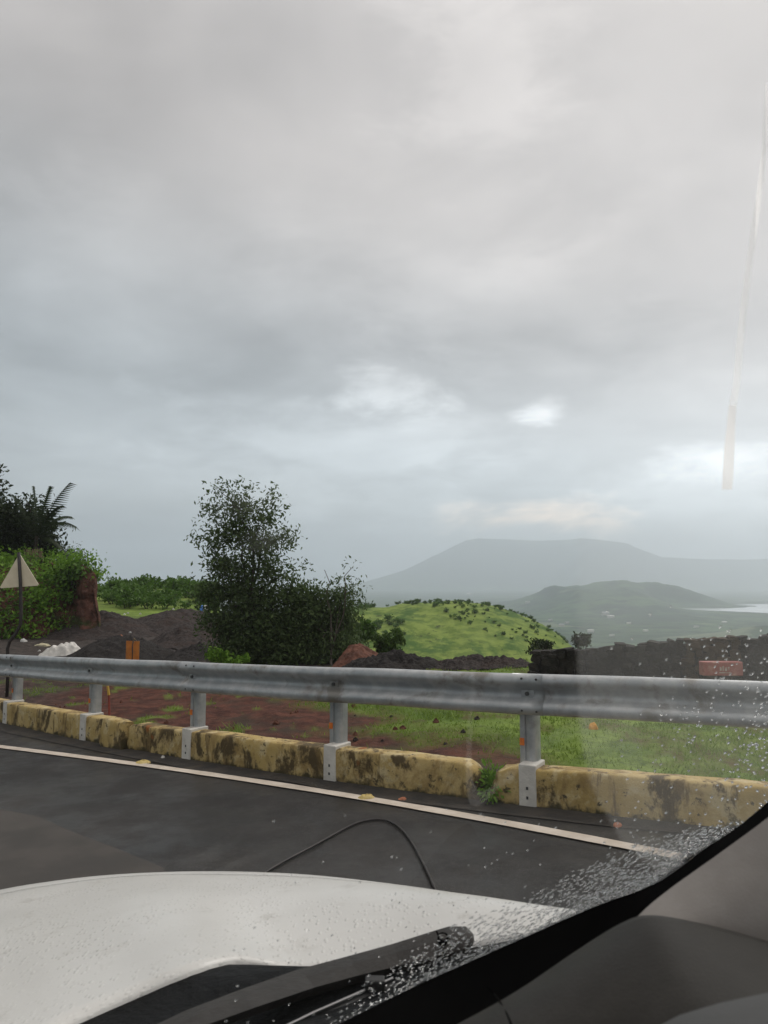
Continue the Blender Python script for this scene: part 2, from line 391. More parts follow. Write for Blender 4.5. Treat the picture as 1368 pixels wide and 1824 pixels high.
# ---------------------------------------------------------------- road
def asphalt():
    m = bpy.data.materials.new('asphalt'); m.use_nodes = True; nt = m.node_tree; b = nt.nodes['Principled BSDF']
    v = nd(nt, 'ShaderNodeTexCoord').outputs['Object']
    c = mixc(nt, sstep(nt, noise(nt, v, .9, 5, .6), .35, .7), (.014, .0135, .013), (.034, .031, .0285))
    c = mixc(nt, sstep(nt, noise(nt, v, 75, 3, .7), .52, .68), c, (.060, .055, .050))
    nt.links.new(c, b.inputs['Base Color'])
    nt.links.new(sstep(nt, noise(nt, v, 1.6, 5, .6), .38, .66, .30, .7), b.inputs['Roughness']); b.inputs['Specular IOR Level'].default_value = .22
    bn = nd(nt, 'ShaderNodeBump'); bn.inputs['Strength'].default_value = .5; bn.inputs['Distance'].default_value = .004
    nt.links.new(noise(nt, v, 120, 3, .6), bn.inputs['Height']); nt.links.new(bn.outputs[0], b.inputs['Normal'])
    return m
M['asphalt'] = asphalt()
M['patch'] = mat('old_asphalt', (.040, .036, .032), (.058, .051, .045), 3, .7, .4, 90, bdist=.004, spec=.3)
M['verge'] = mat('dirty_verge', (.02, .018, .016), (.042, .035, .028), 6, .9, .8, 50, c3=(.06, .05, .032), sc3=3, lo3=.58, hi3=.75, bdist=.01)
M['line'] = mat('road_paint', (.50, .43, .35), (.60, .53, .45), 6, .7, .2, 60, c3=(.3, .26, .21), sc3=4, lo3=.62, hi3=.8, bdist=.003)
def rail_pt(X, n, z=0.0, absz=None):
    y = float(rail_y(X)); dX = .01; t = Vector((dX, float(rail_y(X + dX)) - y, 0)).normalized(); nv = Vector((-t.y, t.x, 0))
    p = Vector((X, y, 0)) + nv * n
    p.z = (float(zroad(p.x, p.y)) + z) if absz is None else absz
    return p
def strip(name, Xa, Xb, n0, n1, z, mt, step=.25, wob=0):
    b = MB(); rows = []
    for X in np.arange(Xa, Xb + 1e-6, step):
        w = wob * float(vn(X * 1.3, 2)); rows.append([rail_pt(X, q + (w if q == n0 else 0), z) for q in np.linspace(n0, n1, 12)])
    b.grid(rows); return tag(b.build(name, mt), kind='structure')
strip('road', -40, 22, -9.5, .06, .004, M['asphalt'], .5)
strip('verge', -14, 10, -.24, .05, .010, M['verge'], .1, .09)
def line():
    px = [(-160, 1311), (0, 1333), (120, 1347), (250, 1363), (420, 1388), (540, 1406), (650, 1425), (800, 1452), (1000, 1490), (1240, 1533), (1420, 1572)]
    ps = [road_hit(x, y) for x, y in px]
    P = np.array([[p.x, p.y] for p in ps]); cf = np.polyfit(P[:, 0], P[:, 1], 3)
    rows = []
    Xs = np.arange(P[0, 0], P[-1, 0], .08)
    for X in Xs:
        y = np.polyval(cf, X); d = np.polyval(np.polyder(cf), X); t = Vector((1, d, 0)).normalized(); nv = Vector((-t.y, t.x, 0))
        w = .058 + .004 * float(vn(X * 6, 1)); r = []
        for s in (-1, 1):
            q = Vector((X, y, 0)) + nv * s * w; q.z = float(zroad(q.x, q.y)) + .014; r.append(q)
        rows.append(r)
    b = MB(); b.grid([r[::-1] for r in rows]); tag(b.build('edge_line', M['line']), kind='structure')
line()
def patch():
    px = [(-200, 1405), (0, 1441), (70, 1455), (130, 1482), (200, 1508), (290, 1545), (330, 1600), (200, 1720), (-300, 1720)]
    vs = [road_hit(x, y, .008) for x, y in px]
    b = MB(); b.add(vs, [tuple(range(len(vs)))[::-1]]); tag(b.build('road_patch', M['patch']), kind='structure')
patch()
def cable():
    px = [(470, 1556), (505, 1535), (560, 1506), (620, 1473), (650, 1462), (682, 1460), (708, 1471), (730, 1495), (755, 1540), (782, 1600)]
    ps = [road_hit(x, y, .016) for x, y in px]; out = []
    for i in range(len(ps) - 1):
        p0, p1, p2, p3 = ps[max(i - 1, 0)], ps[i], ps[i + 1], ps[min(i + 2, len(ps) - 1)]
        for k in range(6):
            t = k / 6; out.append(.5 * ((2 * p1) + (p2 - p0) * t + (2 * p0 - 5 * p1 + 4 * p2 - p3) * t * t + (3 * p1 - p0 - 3 * p2 + p3) * t ** 3))
    o = MB().tube(out, .0085, 6).build('cable', M['black_post'], smooth=True); tag(o, 'thin dark cable lying in an arc on the wet asphalt beyond the bonnet', 'cable')
cable()

# ---------------------------------------------------------------- crash barrier
POSTX = []
def post_positions():
    px0 = [28, 168, 352, 603, 945]
    Xs = np.linspace(-7, 6, 2600); R_ = []
    for X in Xs: p = rail_pt(float(X), .14); R_.append(p.x / p.y)
    for p in px0: POSTX.append(float(Xs[int(np.argmin(np.abs(np.array(R_) - slope(p, 1250)[0])))]))
    POSTX.append(POSTX[-1] + 1.62); POSTX.append(POSTX[-1] + 1.62); POSTX.append(POSTX[-1] + 1.6)
    for k in range(3): POSTX.insert(0, POSTX[0] - 1.5)
post_positions()
def guard_rail():
    root = empty('guard_rail', rail_pt(-1.5, .12, 0), 'long grey metal crash barrier with corrugated beam on round grey posts', 'crash barrier')
    # W profile (offset towards the road, height from the top)
    prof = [(.050, 0), (.030, -.004), (.012, -.016), (.004, -.036), (0, -.056), (.006, -.076), (.030, -.098), (.060, -.118), (.074, -.135), (.078, -.155),
            (.074, -.175), (.060, -.192), (.030, -.212), (.006, -.234), (0, -.254), (.004, -.274), (.012, -.294), (.030, -.306), (.050, -.310)]
    cuts = [-16, POSTX[1], POSTX[3], POSTX[5], POSTX[7], POSTX[9], 9]
    for ci in range(len(cuts) - 1):
        b = MB(); rows = []; lo = cuts[ci] - (.10 if ci else 0); hi = cuts[ci + 1] + .12; dn = -.0045 * (ci % 2)
        for X in np.linspace(lo, hi, max(4, int((hi - lo) / .1))):
            zt = float(rail_top(X)) + .004 * float(vn(X * 1.7, 5)) - .002 * (ci % 2)
            rows.append([rail_pt(X, n + dn + .003 * float(vn(X * 2.1, z * 9, ci)), absz=zt + z) for n, z in prof])
        for r_ in rows: r_ += [p + (rail_pt(p.x, .003, absz=0) - rail_pt(p.x, 0, absz=0)) for p in r_[::-1]]
        b.grid(rows, closed=True); m_ = len(rows[0]); b.f += [tuple(range(m_)), tuple(len(b.v) - m_ + q for q in range(m_))[::-1]]; b.build('beam', M['galv'], root, smooth=True)
    # bolts and the lap seams
    for i, X in enumerate(POSTX):
        zt = float(rail_top(X))
        s = MB(); p = rail_pt(X, .066, absz=zt - .155); q = rail_pt(X, .050, absz=zt - .155); s.tube([q, p + (q - p) * -.2], .017, 8); s.build('bolt', M['bolt'], root)
        if i in (3, 5, 7):
            for dx in (-.05, .05):
                for dz in (-.035, -.275):
                    s = MB(); p = rail_pt(X + dx + .03, -.006, absz=zt + dz); q = rail_pt(X + dx + .03, .012, absz=zt + dz); s.tube([q, p], .009, 6); s.build('bolt', M['bolt'], root)
        # spacer and post
        base = rail_pt(X, .14, .28); t = (rail_pt(X + .05, 0, absz=0) - rail_pt(X - .05, 0, absz=0)).normalized(); nv = Vector((-t.y, t.x, 0))
        top = zt - .02
        s = MB(); s.box(rail_pt(X, .098, absz=zt - .155), (.10, .07, .27), Matrix((t, nv, (0, 0, 1))).transposed()); s.build('spacer', M['galv'], root, bevel=.004)
        # rolled channel post: rounded face to the road, flat flange to the left carrying the reflector
        s = MB(); h0 = base.z - .1; rows = []
        pr = [(-.086, -.030), (-.084, -.042), (-.046, -.042), (-.040, -.030), (-.030, -.040), (-.015, -.046), (0, -.049), (.018, -.046), (.034, -.036), (.046, -.018), (.050, .01), (.050, .05), (.042, .05), (.040, .0), (.0, -.03), (-.04, -.022), (-.082, -.030)]
        for zz in (h0, top):
            rows.append([Vector((rail_pt(X, .16, absz=0).x, rail_pt(X, .16, absz=0).y, zz)) + t * a + nv * c for a, c in pr])
        s.grid(rows, closed=True); s.f.append(tuple(len(s.v) - len(pr) + k for k in range(len(pr)))[::-1])
        po = s.build('post', M['galv'], root, smooth=False)
        rz = h0 + .1 + .44 * (zt - .31 - h0 - .1) + .0
        s = MB(); s.box(Vector((rail_pt(X, .16, absz=0).x, rail_pt(X, .16, absz=0).y, rz)) + t * -.066 + nv * -.047, (.036, .008, .055), Matrix((t, nv, (0, 0, 1))).transposed()); s.build('reflector', M['orange'], po)
guard_rail()

# ---------------------------------------------------------------- yellow parapet
def wall_material():
    m = bpy.data.materials.new('yellow_painted_wall'); m.use_nodes = True; nt = m.node_tree; b = nt.nodes['Principled BSDF']
    tc = nd(nt, 'ShaderNodeTexCoord'); v = tc.outputs['Object']
    mp = nd(nt, 'ShaderNodeMapping'); nt.links.new(v, mp.inputs[0]); mp.inputs['Scale'].default_value = (1, 1, .6); vs = mp.outputs[0]
    c = mixc(nt, sstep(nt, noise(nt, v, 3, 5, .6), .35, .65), (.43, .31, .11), (.51, .39, .18))
    c = mixc(nt, sstep(nt, noise(nt, v, 7, 6, .7), .50, .62), c, (.55, .45, .25))
    c = mixc(nt, sstep(nt, noise(nt, vs, 4, 6, .7, .5), .47, .64), c, (.29, .20, .075))
    c = mixc(nt, sstep(nt, noise(nt, vs, 3.1, 7, .7, .3), .51, .60), c, (.085, .06, .026))
    m2 = nd(nt, 'ShaderNodeMapping'); nt.links.new(v, m2.inputs[0]); m2.inputs['Scale'].default_value = (1, 1, .22)
    c = mixc(nt, sstep(nt, noise(nt, m2.outputs[0], 5.5, 5, .65), .56, .66), c, (.17, .115, .045))
    c = mixc(nt, sstep(nt, noise(nt, v, 13, 6, .7), .58, .66), c, (.075, .058, .03))
    c = mixc(nt, sstep(nt, noise(nt, v, 1.7, 3, .6), .66, .7), c, (.26, .09, .02))
    a = nd(nt, 'ShaderNodeAttribute', attribute_name='foot').outputs['Fac']
    f = sstep(nt, math_(nt, 'ADD', a, math_(nt, 'MULTIPLY', math_(nt, 'SUBTRACT', noise(nt, v, 7, 6, .7), .5), 2.4)), .40, .85)
    c = mixc(nt, f, c, (.055, .045, .02))
    nt.links.new(c, b.inputs['Base Color']); b.inputs['Roughness'].default_value = .8; b.inputs['Specular IOR Level'].default_value = .3
    bn = nd(nt, 'ShaderNodeBump'); bn.inputs['Strength'].default_value = .8; bn.inputs['Distance'].default_value = .012
    nt.links.new(noise(nt, v, 16, 7, .65), bn.inputs['Height']); nt.links.new(bn.outputs[0], b.inputs['Normal'])
    return m
M['ywall'] = wall_material()
def parapet(name, Xa, Xb, label, h=.305, th=.22, n0=.0, rag=(0, 0), cat='parapet wall'):
    """weathered wall with worn arris and ragged ends"""
    nx = max(6, int((Xb - Xa) / .035)); V = []; foot = []
    prof = [(0, 0), (0, .08), (0, .16), (0, .24), (.001, .292), (.010, .304), (.06, .307), (.12, .306), (.18, .306), (.205, .30), (.22, .27), (.22, .12), (.22, -.05)]
    k = len(prof)
    for i in range(nx + 1):
        s = i / nx; X = Xa + (Xb - Xa) * s
        dl, dr = X - Xa, Xb - X
        cut = max(0, rag[0] * (1 - dl / .10)) if rag[0] else 0
        cut = max(cut, max(0, rag[1] * (1 - dr / .10))) if rag[1] else cut
        for a, z in prof:
            nz = float(fbm(X * 6, z * 7, a * 8)); nl = float(vn(X * 1.2, .5)) * .012
            zz = z / .306 * h
            if z > .2: zz += nl - cut * (.3 + 1.6 * abs(float(vn(X * 9, a * 9, 3)))) + .006 * nz
            aa = n0 + a / .22 * th + .007 * nz + (.02 * max(0, float(vn(X * 11, z * 13, 3)) - .45) if .2 < z and a < .03 else 0) + (.007 * max(0, 1 - abs(((X * 1.35) % 1) - .5) * 60)) + (.01 * float(vn(X * 2.3, z * 2, 7)))
            Xq = X + (.07 * float(vn(z * 11, a * 9, i * .01 + .5)) if (i < 3 or i > nx - 3) else 0)
            p = rail_pt(Xq, aa, zz - .02); V.append(p); foot.append(max(0, 1 - z / .12) if a < .1 else 0)
    F = []
    for i in range(nx):
        for j in range(k - 1): F.append((i * k + j, (i + 1) * k + j, (i + 1) * k + j + 1, i * k + j + 1))
    org = rail_pt((Xa + Xb) / 2, n0 + th / 2, 0)
    me = bpy.data.meshes.new(name)
    F += [tuple(range(k)), tuple(nx * k + j for j in range(k))[::-1]]
    me.from_pydata([tuple(v - org) for v in V], [], F); me.update()
    at_ = me.attributes.new('foot', 'FLOAT', 'POINT'); at_.data.foreach_set('value', foot)
    me.materials.append(M['ywall']); me.polygons.foreach_set('use_smooth', [len(p.vertices) == 4 for p in me.polygons])
    o = bpy.data.objects.new(name, me); COL.objects.link(o); o.location = org
    return tag(o, label, cat, 'yellow parapet walls under the crash barrier')
def xpx(p, off=0.0):
    Xs = np.linspace(-12, 9, 8400); ys = rail_y(Xs); a, _ = slope(p, 1330); return float(Xs[np.argmin(np.abs((Xs) / (ys + off) - a))])
walls = [parapet('parapet_wall', xpx(-420), xpx(196), 'stained yellow low wall at the left, ending at a loose pale yellow block', rag=(0, .05)),
         parapet('parapet_wall', xpx(226), xpx(846), 'long blotchy yellow low wall between the loose block and the grassy gap', rag=(.04, .07)),
         parapet('parapet_wall', xpx(880), 8.6, 'yellow ochre low wall right of the grassy gap, curving away', rag=(.02, 0))]
parapet('concrete_block', xpx(190), xpx(223), 'loose rough pale yellow block standing at the end of the left wall', h=.335, th=.17, n0=-.075, rag=(0, .02), cat='block')
for X, w in [(POSTX[i], (0 if xpx(211) > POSTX[i] else 1 if POSTX[i] < xpx(862) else 2)) for i in range(len(POSTX))]:
    t = (rail_pt(X + .05, 0, absz=0) - rail_pt(X - .05, 0, absz=0)).normalized(); nv = Vector((-t.y, t.x, 0))
    s = MB(); s.box(rail_pt(X + .01, .108, .147), (.135, .236, .330), Matrix((t, nv, (0, 0, 1))).transposed())
    o = s.build('post_footing', M['whiteblock'], walls[w], bevel=.008); o['label'] = 'white painted block round the foot of a barrier post'
    s = MB()
    for dz in (.05, .12):
        c = rail_pt(X + .01, -.009, dz + .02); s.box(c, (.016, .008, .022), Matrix((t, nv, (0, 0, 1))).transposed())
    s.build('hole', M['bolt'], o)

# ---------------------------------------------------------------- heaps
def heap(name, px0, px1, pytop, D, depth, mt, label, cat='gravel heap', group=None, peak=.5, rough=.10, sharp=1.3, seed=0):
    xa, _ = slope(px0, pytop); xb, _ = slope(px1, pytop); Xa, Xb = xa * D, xb * D
    cx = (Xa + Xb) / 2; hw = (Xb - Xa) / 2
    ztop = slope((px0 + px1) / 2, pytop)[1] * D
    zb = float(H(cx, D)); h = ztop - zb
    n = 120; u = np.linspace(-1, 1, n); U, Vv = np.meshgrid(u, u)
    Us = U - (peak - .5) * 2 * (1 - U * U) ; rr = np.hypot(Us, Vv)
    ang = np.arctan2(Vv, Us); rr = rr * (1 + .13 * vn(np.cos(ang) * 1.7 + seed, np.sin(ang) * 1.7, seed))
    k = np.clip(1 - rr, 0, 1) ; pr = (k * k * (3 - 2 * k)) ** (1 / sharp)
    X = cx + U * hw; Y = D + Vv * depth
    g = H(X, Y)
    hs = h * pr * (1 + .18 * fbm(X * 1.1, Y * 1.1, seed + .5)) + pr ** .5 * rough * (fbm(X * 3, Y * 3, seed) * 1.4 + .8 * np.abs(fbm(X * 9, Y * 9, seed, 2)))
    Z = np.where(pr > 0.001, g + hs, g - .12)
    V = np.stack([X, Y, Z], -1).reshape(-1, 3)
    i, j = np.meshgrid(np.arange(n - 1), np.arange(n - 1), indexing='ij')
    F = np.stack([i * n + j, i * n + j + 1, (i + 1) * n + j + 1, (i + 1) * n + j], -1).reshape(-1, 4)
    o = np_mesh(name, V, F, mt, origin=(cx, D, zb), smooth=True)
    return tag(o, label, cat, group)
GG = 'heaps of dumped gravel in the yard'
heap('gravel_heap', 95, 300, 1092, 33, 3.5, M['gravel'], 'broad brown gravel heap at the foot of the red cut bank', group=GG, peak=.45, seed=1)
heap('gravel_heap', 210, 430, 1088, 37, 5, M['gravel'], 'wide flat-topped brown gravel heap left of the tree, farthest back', group=GG, peak=.5, sharp=2.2, seed=2)
heap('gravel_heap', 230, 420, 1112, 27, 3, M['gravel'], 'low brown gravel heap in front of the flat-topped one, touching the tree', group=GG, peak=.6, seed=3)
heap('gravel_heap', 110, 345, 1137, 20.5, 2.2, M['gravel2'], 'dark grey gravel heap behind the orange marker board', group=GG, peak=.45, seed=4)
heap('gravel_heap', 285, 450, 1150, 20.5, 1.7, M['gravel2'], 'small dark gravel heap between marker board and tree', group=GG, peak=.4, seed=5)
heap('gravel_heap', 595, 790, 1171, 15.9, 1.0, M['gravel2'], 'long low dark gravel heap right of the tree, against the rail top', group=GG, sharp=2.2, rough=.14, seed=6)
heap('gravel_heap', 755, 950, 1174, 15.8, 1.0, M['gravel'], 'long low brown gravel heap ending at the dark stone wall', group=GG, sharp=2.2, rough=.14, seed=7)
heap('soil_mound', 592, 712, 1149, 17.2, 1.4, M['redsoil'], 'red brown soil mound beside the foot of the tree', 'soil mound', peak=.35, seed=8)

# ---------------------------------------------------------------- foliage helpers
def leaves(P, size, aspect=.45, jitter=None, up=.3, seed=0):
    """P (n,3) leaf centres -> rhombic leaves"""
    g = np.random.default_rng(seed); n = len(P)
    L = g.normal(size=(n, 3)); L[:, 2] += -up; L /= np.linalg.norm(L, axis=1)[:, None]
    N = g.normal(size=(n, 3)); N[:, 2] += .8; S = np.cross(L, N); S /= np.linalg.norm(S, axis=1)[:, None] + 1e-9
    s = size * g.uniform(.6, 1.3, (n, 1)); w = s * aspect
    fold = np.cross(S, L) * w * .25
    V = np.stack([P - L * s * .5, P + S * w * .5 + fold, P + L * s * .5, P - S * w * .5 + fold], 1).reshape(-1, 3)
    return V, np.arange(4 * n).reshape(-1, 4)
def lobes(ls, n, g, shell=.55):
    """sample clump centres in ellipsoids (cx,cy,cz,rx,ry,rz,weight)"""
    w = np.array([l[6] * l[3] * l[4] * l[5] for l in ls]); w = w / w.sum(); idx = g.choice(len(ls), n, p=w); A = np.array([l[:6] for l in ls])[idx]
    d = g.normal(size=(n, 3)); d /= np.linalg.norm(d, axis=1)[:, None]; r = g.random((n, 1)) ** shell
    return A[:, :3] + d * r * A[:, 3:6]
def px_lobes(ls, D, dr=.8):
    out = []
    for (x, y, rx, ry, w, *dd) in ls:
        d = D + (dd[0] if dd else 0); c = at(x, y, d); k = d / FPX
        out.append((c.x, d, c.z, rx * k, max(rx, ry) * k * dr, ry * k, w))
    return out
def limb(b, p0, p1, r0, r1, g, wig=.08, n=6):
    p0, p1 = Vector(p0), Vector(p1); L = (p1 - p0).length; pts = []
    for i in range(n + 1):
        t = i / n; q = p0.lerp(p1, t); q.z += math.sin(t * math.pi) * L * .05
        if 0 < i < n: q += Vector(g.normal(size=3)) * L * wig * .5
        pts.append(q)
    b.tube(pts, [r0 + (r1 - r0) * i / n for i in range(n + 1)], 6); return pts
def tree(name, base, lbs, nclump, per, lsize, mt, label, cat='tree', group=None, crad=.16, trunk_r=.07, seed=0, aspect=.42, stems=1, shell=.5, fork=.35, twigs=110):
    g = np.random.default_rng(seed); root = empty(name, base, label, cat, group)
    CC = lobes(lbs, nclump, g, shell)
    LP = np.repeat(CC, per, 0) + g.normal(size=(nclump * per, 3)) * crad * np.array([1, 1, .75])
    V, F = leaves(LP, lsize, aspect, seed=seed + 1); np_mesh('crown', V, F, mt, root)
    b = MB(); base = Vector(base); order = sorted(lbs, key=lambda l: -l[3] * l[5])
    cen = Vector(np.average(np.array([l[:3] for l in lbs]), axis=0, weights=[l[3] * l[5] for l in lbs]))
    fk = base.lerp(cen, fork); fk.x = base.x + (cen.x - base.x) * fork * .6
    tp = limb(b, base - Vector((0, 0, .1)), fk, trunk_r, trunk_r * .8, g, .05)
    ends = []
    for l in order[:14]:
        c = Vector(l[:3]); limb(b, fk, c, trunk_r * .55, trunk_r * .2, g); ends.append(c)
    for i in g.choice(nclump, min(twigs, nclump), replace=False):
        p = Vector(CC[i]); e = min(ends, key=lambda q: (q - p).length); limb(b, e, p, trunk_r * .16, trunk_r * .05, g, .06, 3)
    b.build('trunk', M['bark'], root, smooth=True)
    return root
# big tree behind the rail
tb = hit(455, 1183, 12, 40); TD = tb.y
print('tree base', tb)
tree('leafy_tree', tb, px_lobes([(400, 872, 26, 20, .7), (440, 868, 20, 16, .45), (482, 885, 20, 18, .5), (385, 905, 26, 20, .8), (425, 905, 30, 26, 1), (468, 918, 30, 24, .9), (505, 912, 14, 16, .35), (372, 935, 22, 16, .6), (352, 962, 24, 11, .5), (385, 970, 28, 18, .9), (418, 950, 34, 28, 1.2),
      (455, 965, 34, 30, 1.2), (498, 960, 24, 26, .9), (525, 968, 14, 14, .35), (400, 1005, 36, 22, 1.1), (440, 1020, 38, 30, 1.3), (490, 1015, 30, 28, 1.1), (530, 1010, 16, 20, .5), (395, 1048, 40, 26, 1.1), (362, 1070, 16, 26, .6), (450, 1070, 45, 34, 1.4), (515, 1060, 36, 32, 1.2), (548, 1040, 18, 24, .6),
      (405, 1105, 44, 34, 1.5), (470, 1120, 56, 40, 1.7), (530, 1110, 46, 40, 1.5), (430, 1160, 56, 30, 1.8), (510, 1165, 60, 32, 1.9), (545, 930, 6, 10, .12), (410, 850, 12, 8, .25)], TD),
     1500, 19, .115, M['leaf_tree'], 'tall leafy dark green tree standing just behind the crash barrier', seed=11, crad=.15, shell=.45, trunk_r=.085)
tree('leafy_bush', hit(590, 1186, 12, 40), px_lobes([(592, 1062, 26, 30, .7), (618, 1050, 20, 32, .6), (578, 1015, 10, 20, .2), (628, 1010, 8, 16, .2), (560, 1090, 36, 50, 1), (600, 1105, 42, 48, 1.2), (575, 1165, 62, 34, 1.9), (598, 1162, 42, 32, 2.2, -.5), (616, 1160, 20, 28, 1.5, -.5), (614, 1140, 22, 40, .9), (622, 1085, 16, 30, .6), (545, 1085, 24, 36, .8)], TD + .4),
     800, 19, .105, M['leaf_tree'], 'shorter bushy tree crowded against the right side of the tall tree', 'bush', seed=12, crad=.15, shell=.45, trunk_r=.035, twigs=60)
def shrub_at(name, x, y, D, rx, ry, mt, label, n=60, per=14, ls=.1, group=None, seed=0, cat='shrub', crad=None):
    c = at(x, y, D); k = D / FPX; zb = float(H(c.x, D)); root = empty(name, (c.x, D, zb), label, cat, group); g = np.random.default_rng(seed)
    lb = [(c.x + (q - .5) * rx * k, D + g.normal() * rx * k * .3, c.z + g.normal() * ry * k * .2, rx * k * .7, rx * k * .6, ry * k * .75, 1) for q in (0, .4, .75, 1)]
    CC = lobes(lb, n, g); CC = CC[CC[:, 2] > zb - .1]; P = np.repeat(CC, per, 0) + g.normal(size=(len(CC) * per, 3)) * (crad or rx * k * .14)
    V, F = leaves(P, ls, .5, seed=seed); np_mesh('foliage', V, F, mt, root)
    b = MB(); [limb(b, (c.x, D, zb - .05), CC[i], .012 * D / 18, .004, g) for i in range(0, len(CC), 5)]; b.build('stem', M['bark'], root)
    return root
shrub_at('weed', 392, 1172, TD - .9, 22, 16, M['leaf_bright'], 'bright green weed clump at the left foot of the tall tree', seed=21, ls=.09)
shrub_at('weed', 425, 1176, TD - 1.2, 18, 12, M['leaf_bright'], 'light green broad-leaved weed right in front of the trunk of the tall tree', seed=22, ls=.12, n=30)
shrub_at('shrub', 690, 1145, 19, 24, 26, M['leaf_shrub'], 'dark shrub behind the red brown soil mound', seed=23, ls=.13, n=90)
shrub_at('shrub', 652, 1122, 26, 16, 22, M['leaf_mid'], 'green shrub between the bushy tree and the grassy hill', seed=24, ls=.16, n=90)
shrub_at('shrub', 1037, 1140, 15.5, 15, 13, M['leaf_dark'], 'small dark shrub poking up behind the stone wall', seed=25, ls=.07, n=60)
shrub_at('shrub', 962, 1150, 13.6, 20, 10, M['leaf_dark'], 'dark scrubby plant on the left end of the stone wall', seed=26, ls=.06, n=60)

# shrubs on the hill: four shapes, copied
def proto_shrub(seed, mt):
    g = np.random.default_rng(seed); root = empty('hill_shrub', (0, 0, 0)); lb = [(g.normal() * .35, g.normal() * .35, .5 + g.random() * .3, .6, .6, .5, 1) for _ in range(4)]
    CC = lobes(lb, 40, g); P = np.repeat(CC, 5, 0) + g.normal(size=(200, 3)) * .14
    V, F = leaves(P, .34, .6, seed=seed); np_mesh('foliage', V, F, mt, root)
    b = MB(); [limb(b, (0, 0, -.3), CC[i], .05, .02, g, n=3) for i in range(0, 40, 10)]; b.build('stem', M['bark'], root)
    return root
protos = [proto_shrub(40 + i, M['leaf_shrub'] if i % 2 else M['leaf_mid']) for i in range(4)]
def copy_tree(o):
    c = o.copy(); COL.objects.link(c)
    for ch in o.children:
        d = ch.copy(); COL.objects.link(d); d.parent = c
    return c
used = [False] * 4
def place_proto(k, X, Y, s, name, label, cat, group):
    o = copy_tree(protos[k]) if used[k] else protos[k]; used[k] = True
    o.name = name
    o.location = (X, Y, float(H(X, Y)) - .05 * s); o.scale = (s, s, s * random.uniform(.75, 1.1)); o.rotation_euler = (0, 0, random.uniform(0, 6.28))
    tag(o, label, cat, group)
g = np.random.default_rng(5); cnt = 0
while cnt < 240:
    if cnt < 36:                                   # along the crest
        x = g.uniform(640, 1000); az, _ = slope(x, 1100); Y = g.uniform(160, 172); X = az * Y; s = g.uniform(.3, .8)
    else:
        x = g.uniform(640, 1010); Y = g.uniform(128, 168); X = slope(x, 1100)[0] * Y; s = g.uniform(.18, .7) ** 1.15 * (1.8 if x < 720 else 1)
        if vn(X * .12, Y * .12, 3) < -.15: continue
    place_proto(cnt % 4, X, Y, s, 'hill_shrub', 'dark green shrub dotted on the bright grassy hill', 'shrub', 'shrubs dotted on the grassy hill'); cnt += 1
# the low ridge beyond the yard
for k in range(150):
    x = g.uniform(150, 420) if k < 120 else g.uniform(300, 640); Y = g.uniform(62, 86) if k % 3 else g.uniform(52, 64); X = slope(x, 1060)[0] * Y
    place_proto((k % 2) * 2, X, Y, g.uniform(.45, 1.05), 'ridge_bush', 'rounded green bush on the low ridge beyond the gravel yard', 'bush', 'bushes on the low ridge')
# ---------------------------------------------------------------- grass blades
def grass_field():
    g = np.random.default_rng(3); n = 150000
    a = g.uniform(-.56, .60, n); D = 5 + 17 * g.random(n) ** 1.25
    X = a * D; Y = D; gr, gv, _, _ = W(X, Y); nn = ndist(X, Y)
    p = gr * (1 - .8 * gv) * (nn > .26) * (.30 + .7 * sm(fbm(X * 1.3, Y * 1.3, 5), -.25, .15))
    gap = (nn > -.02) & (nn <= .26) & (X > xpx(848)) & (X < xpx(878)); p = np.where(gap, 1, p)
    keep = g.random(n) < p; X, Y = X[keep], Y[keep]; n = len(X); Z = H(X, Y)
    h = g.uniform(.014, .052, n) * (1 + .8 * sm(fbm(X * .9, Y * .9, 6), 0, .4)); w = g.uniform(.004, .010, n) * (.5 + Y / 16)
    q = g.uniform(0, 6.28, n); lx, ly = g.normal(size=n) * .5, g.normal(size=n) * .5
    B = np.stack([X, Y, Z - .005], 1); S = np.stack([np.cos(q), np.sin(q), 0 * q], 1) * w[:, None]; T = B + np.stack([lx * h, ly * h, h], 1)
    V = np.stack([B - S, B + S, T], 1).reshape(-1, 3); o = np_mesh('grass', V, np.arange(3 * n).reshape(-1, 3), M['grass'])
    tag(o, 'short green grass growing behind the low yellow wall', 'grass', kind='stuff')
grass_field()
def gap_weeds():
    X = (xpx(848) + xpx(878)) / 2; p = rail_pt(X, .13, 0); root = empty('weed', p, 'bright green weeds filling the gap between two yellow walls', 'weed'); g = np.random.default_rng(8)
    P = np.array(p) + g.normal(size=(520, 3)) * np.array([.05, .10, .065]) + np.array([-.01, -.02, .10]); P[:, 2] = np.maximum(P[:, 2], p.z + .01)
    V, F = leaves(P, .055, .5, seed=8); np_mesh('foliage', V, F, M['leaf_bright'], root)
gap_weeds()

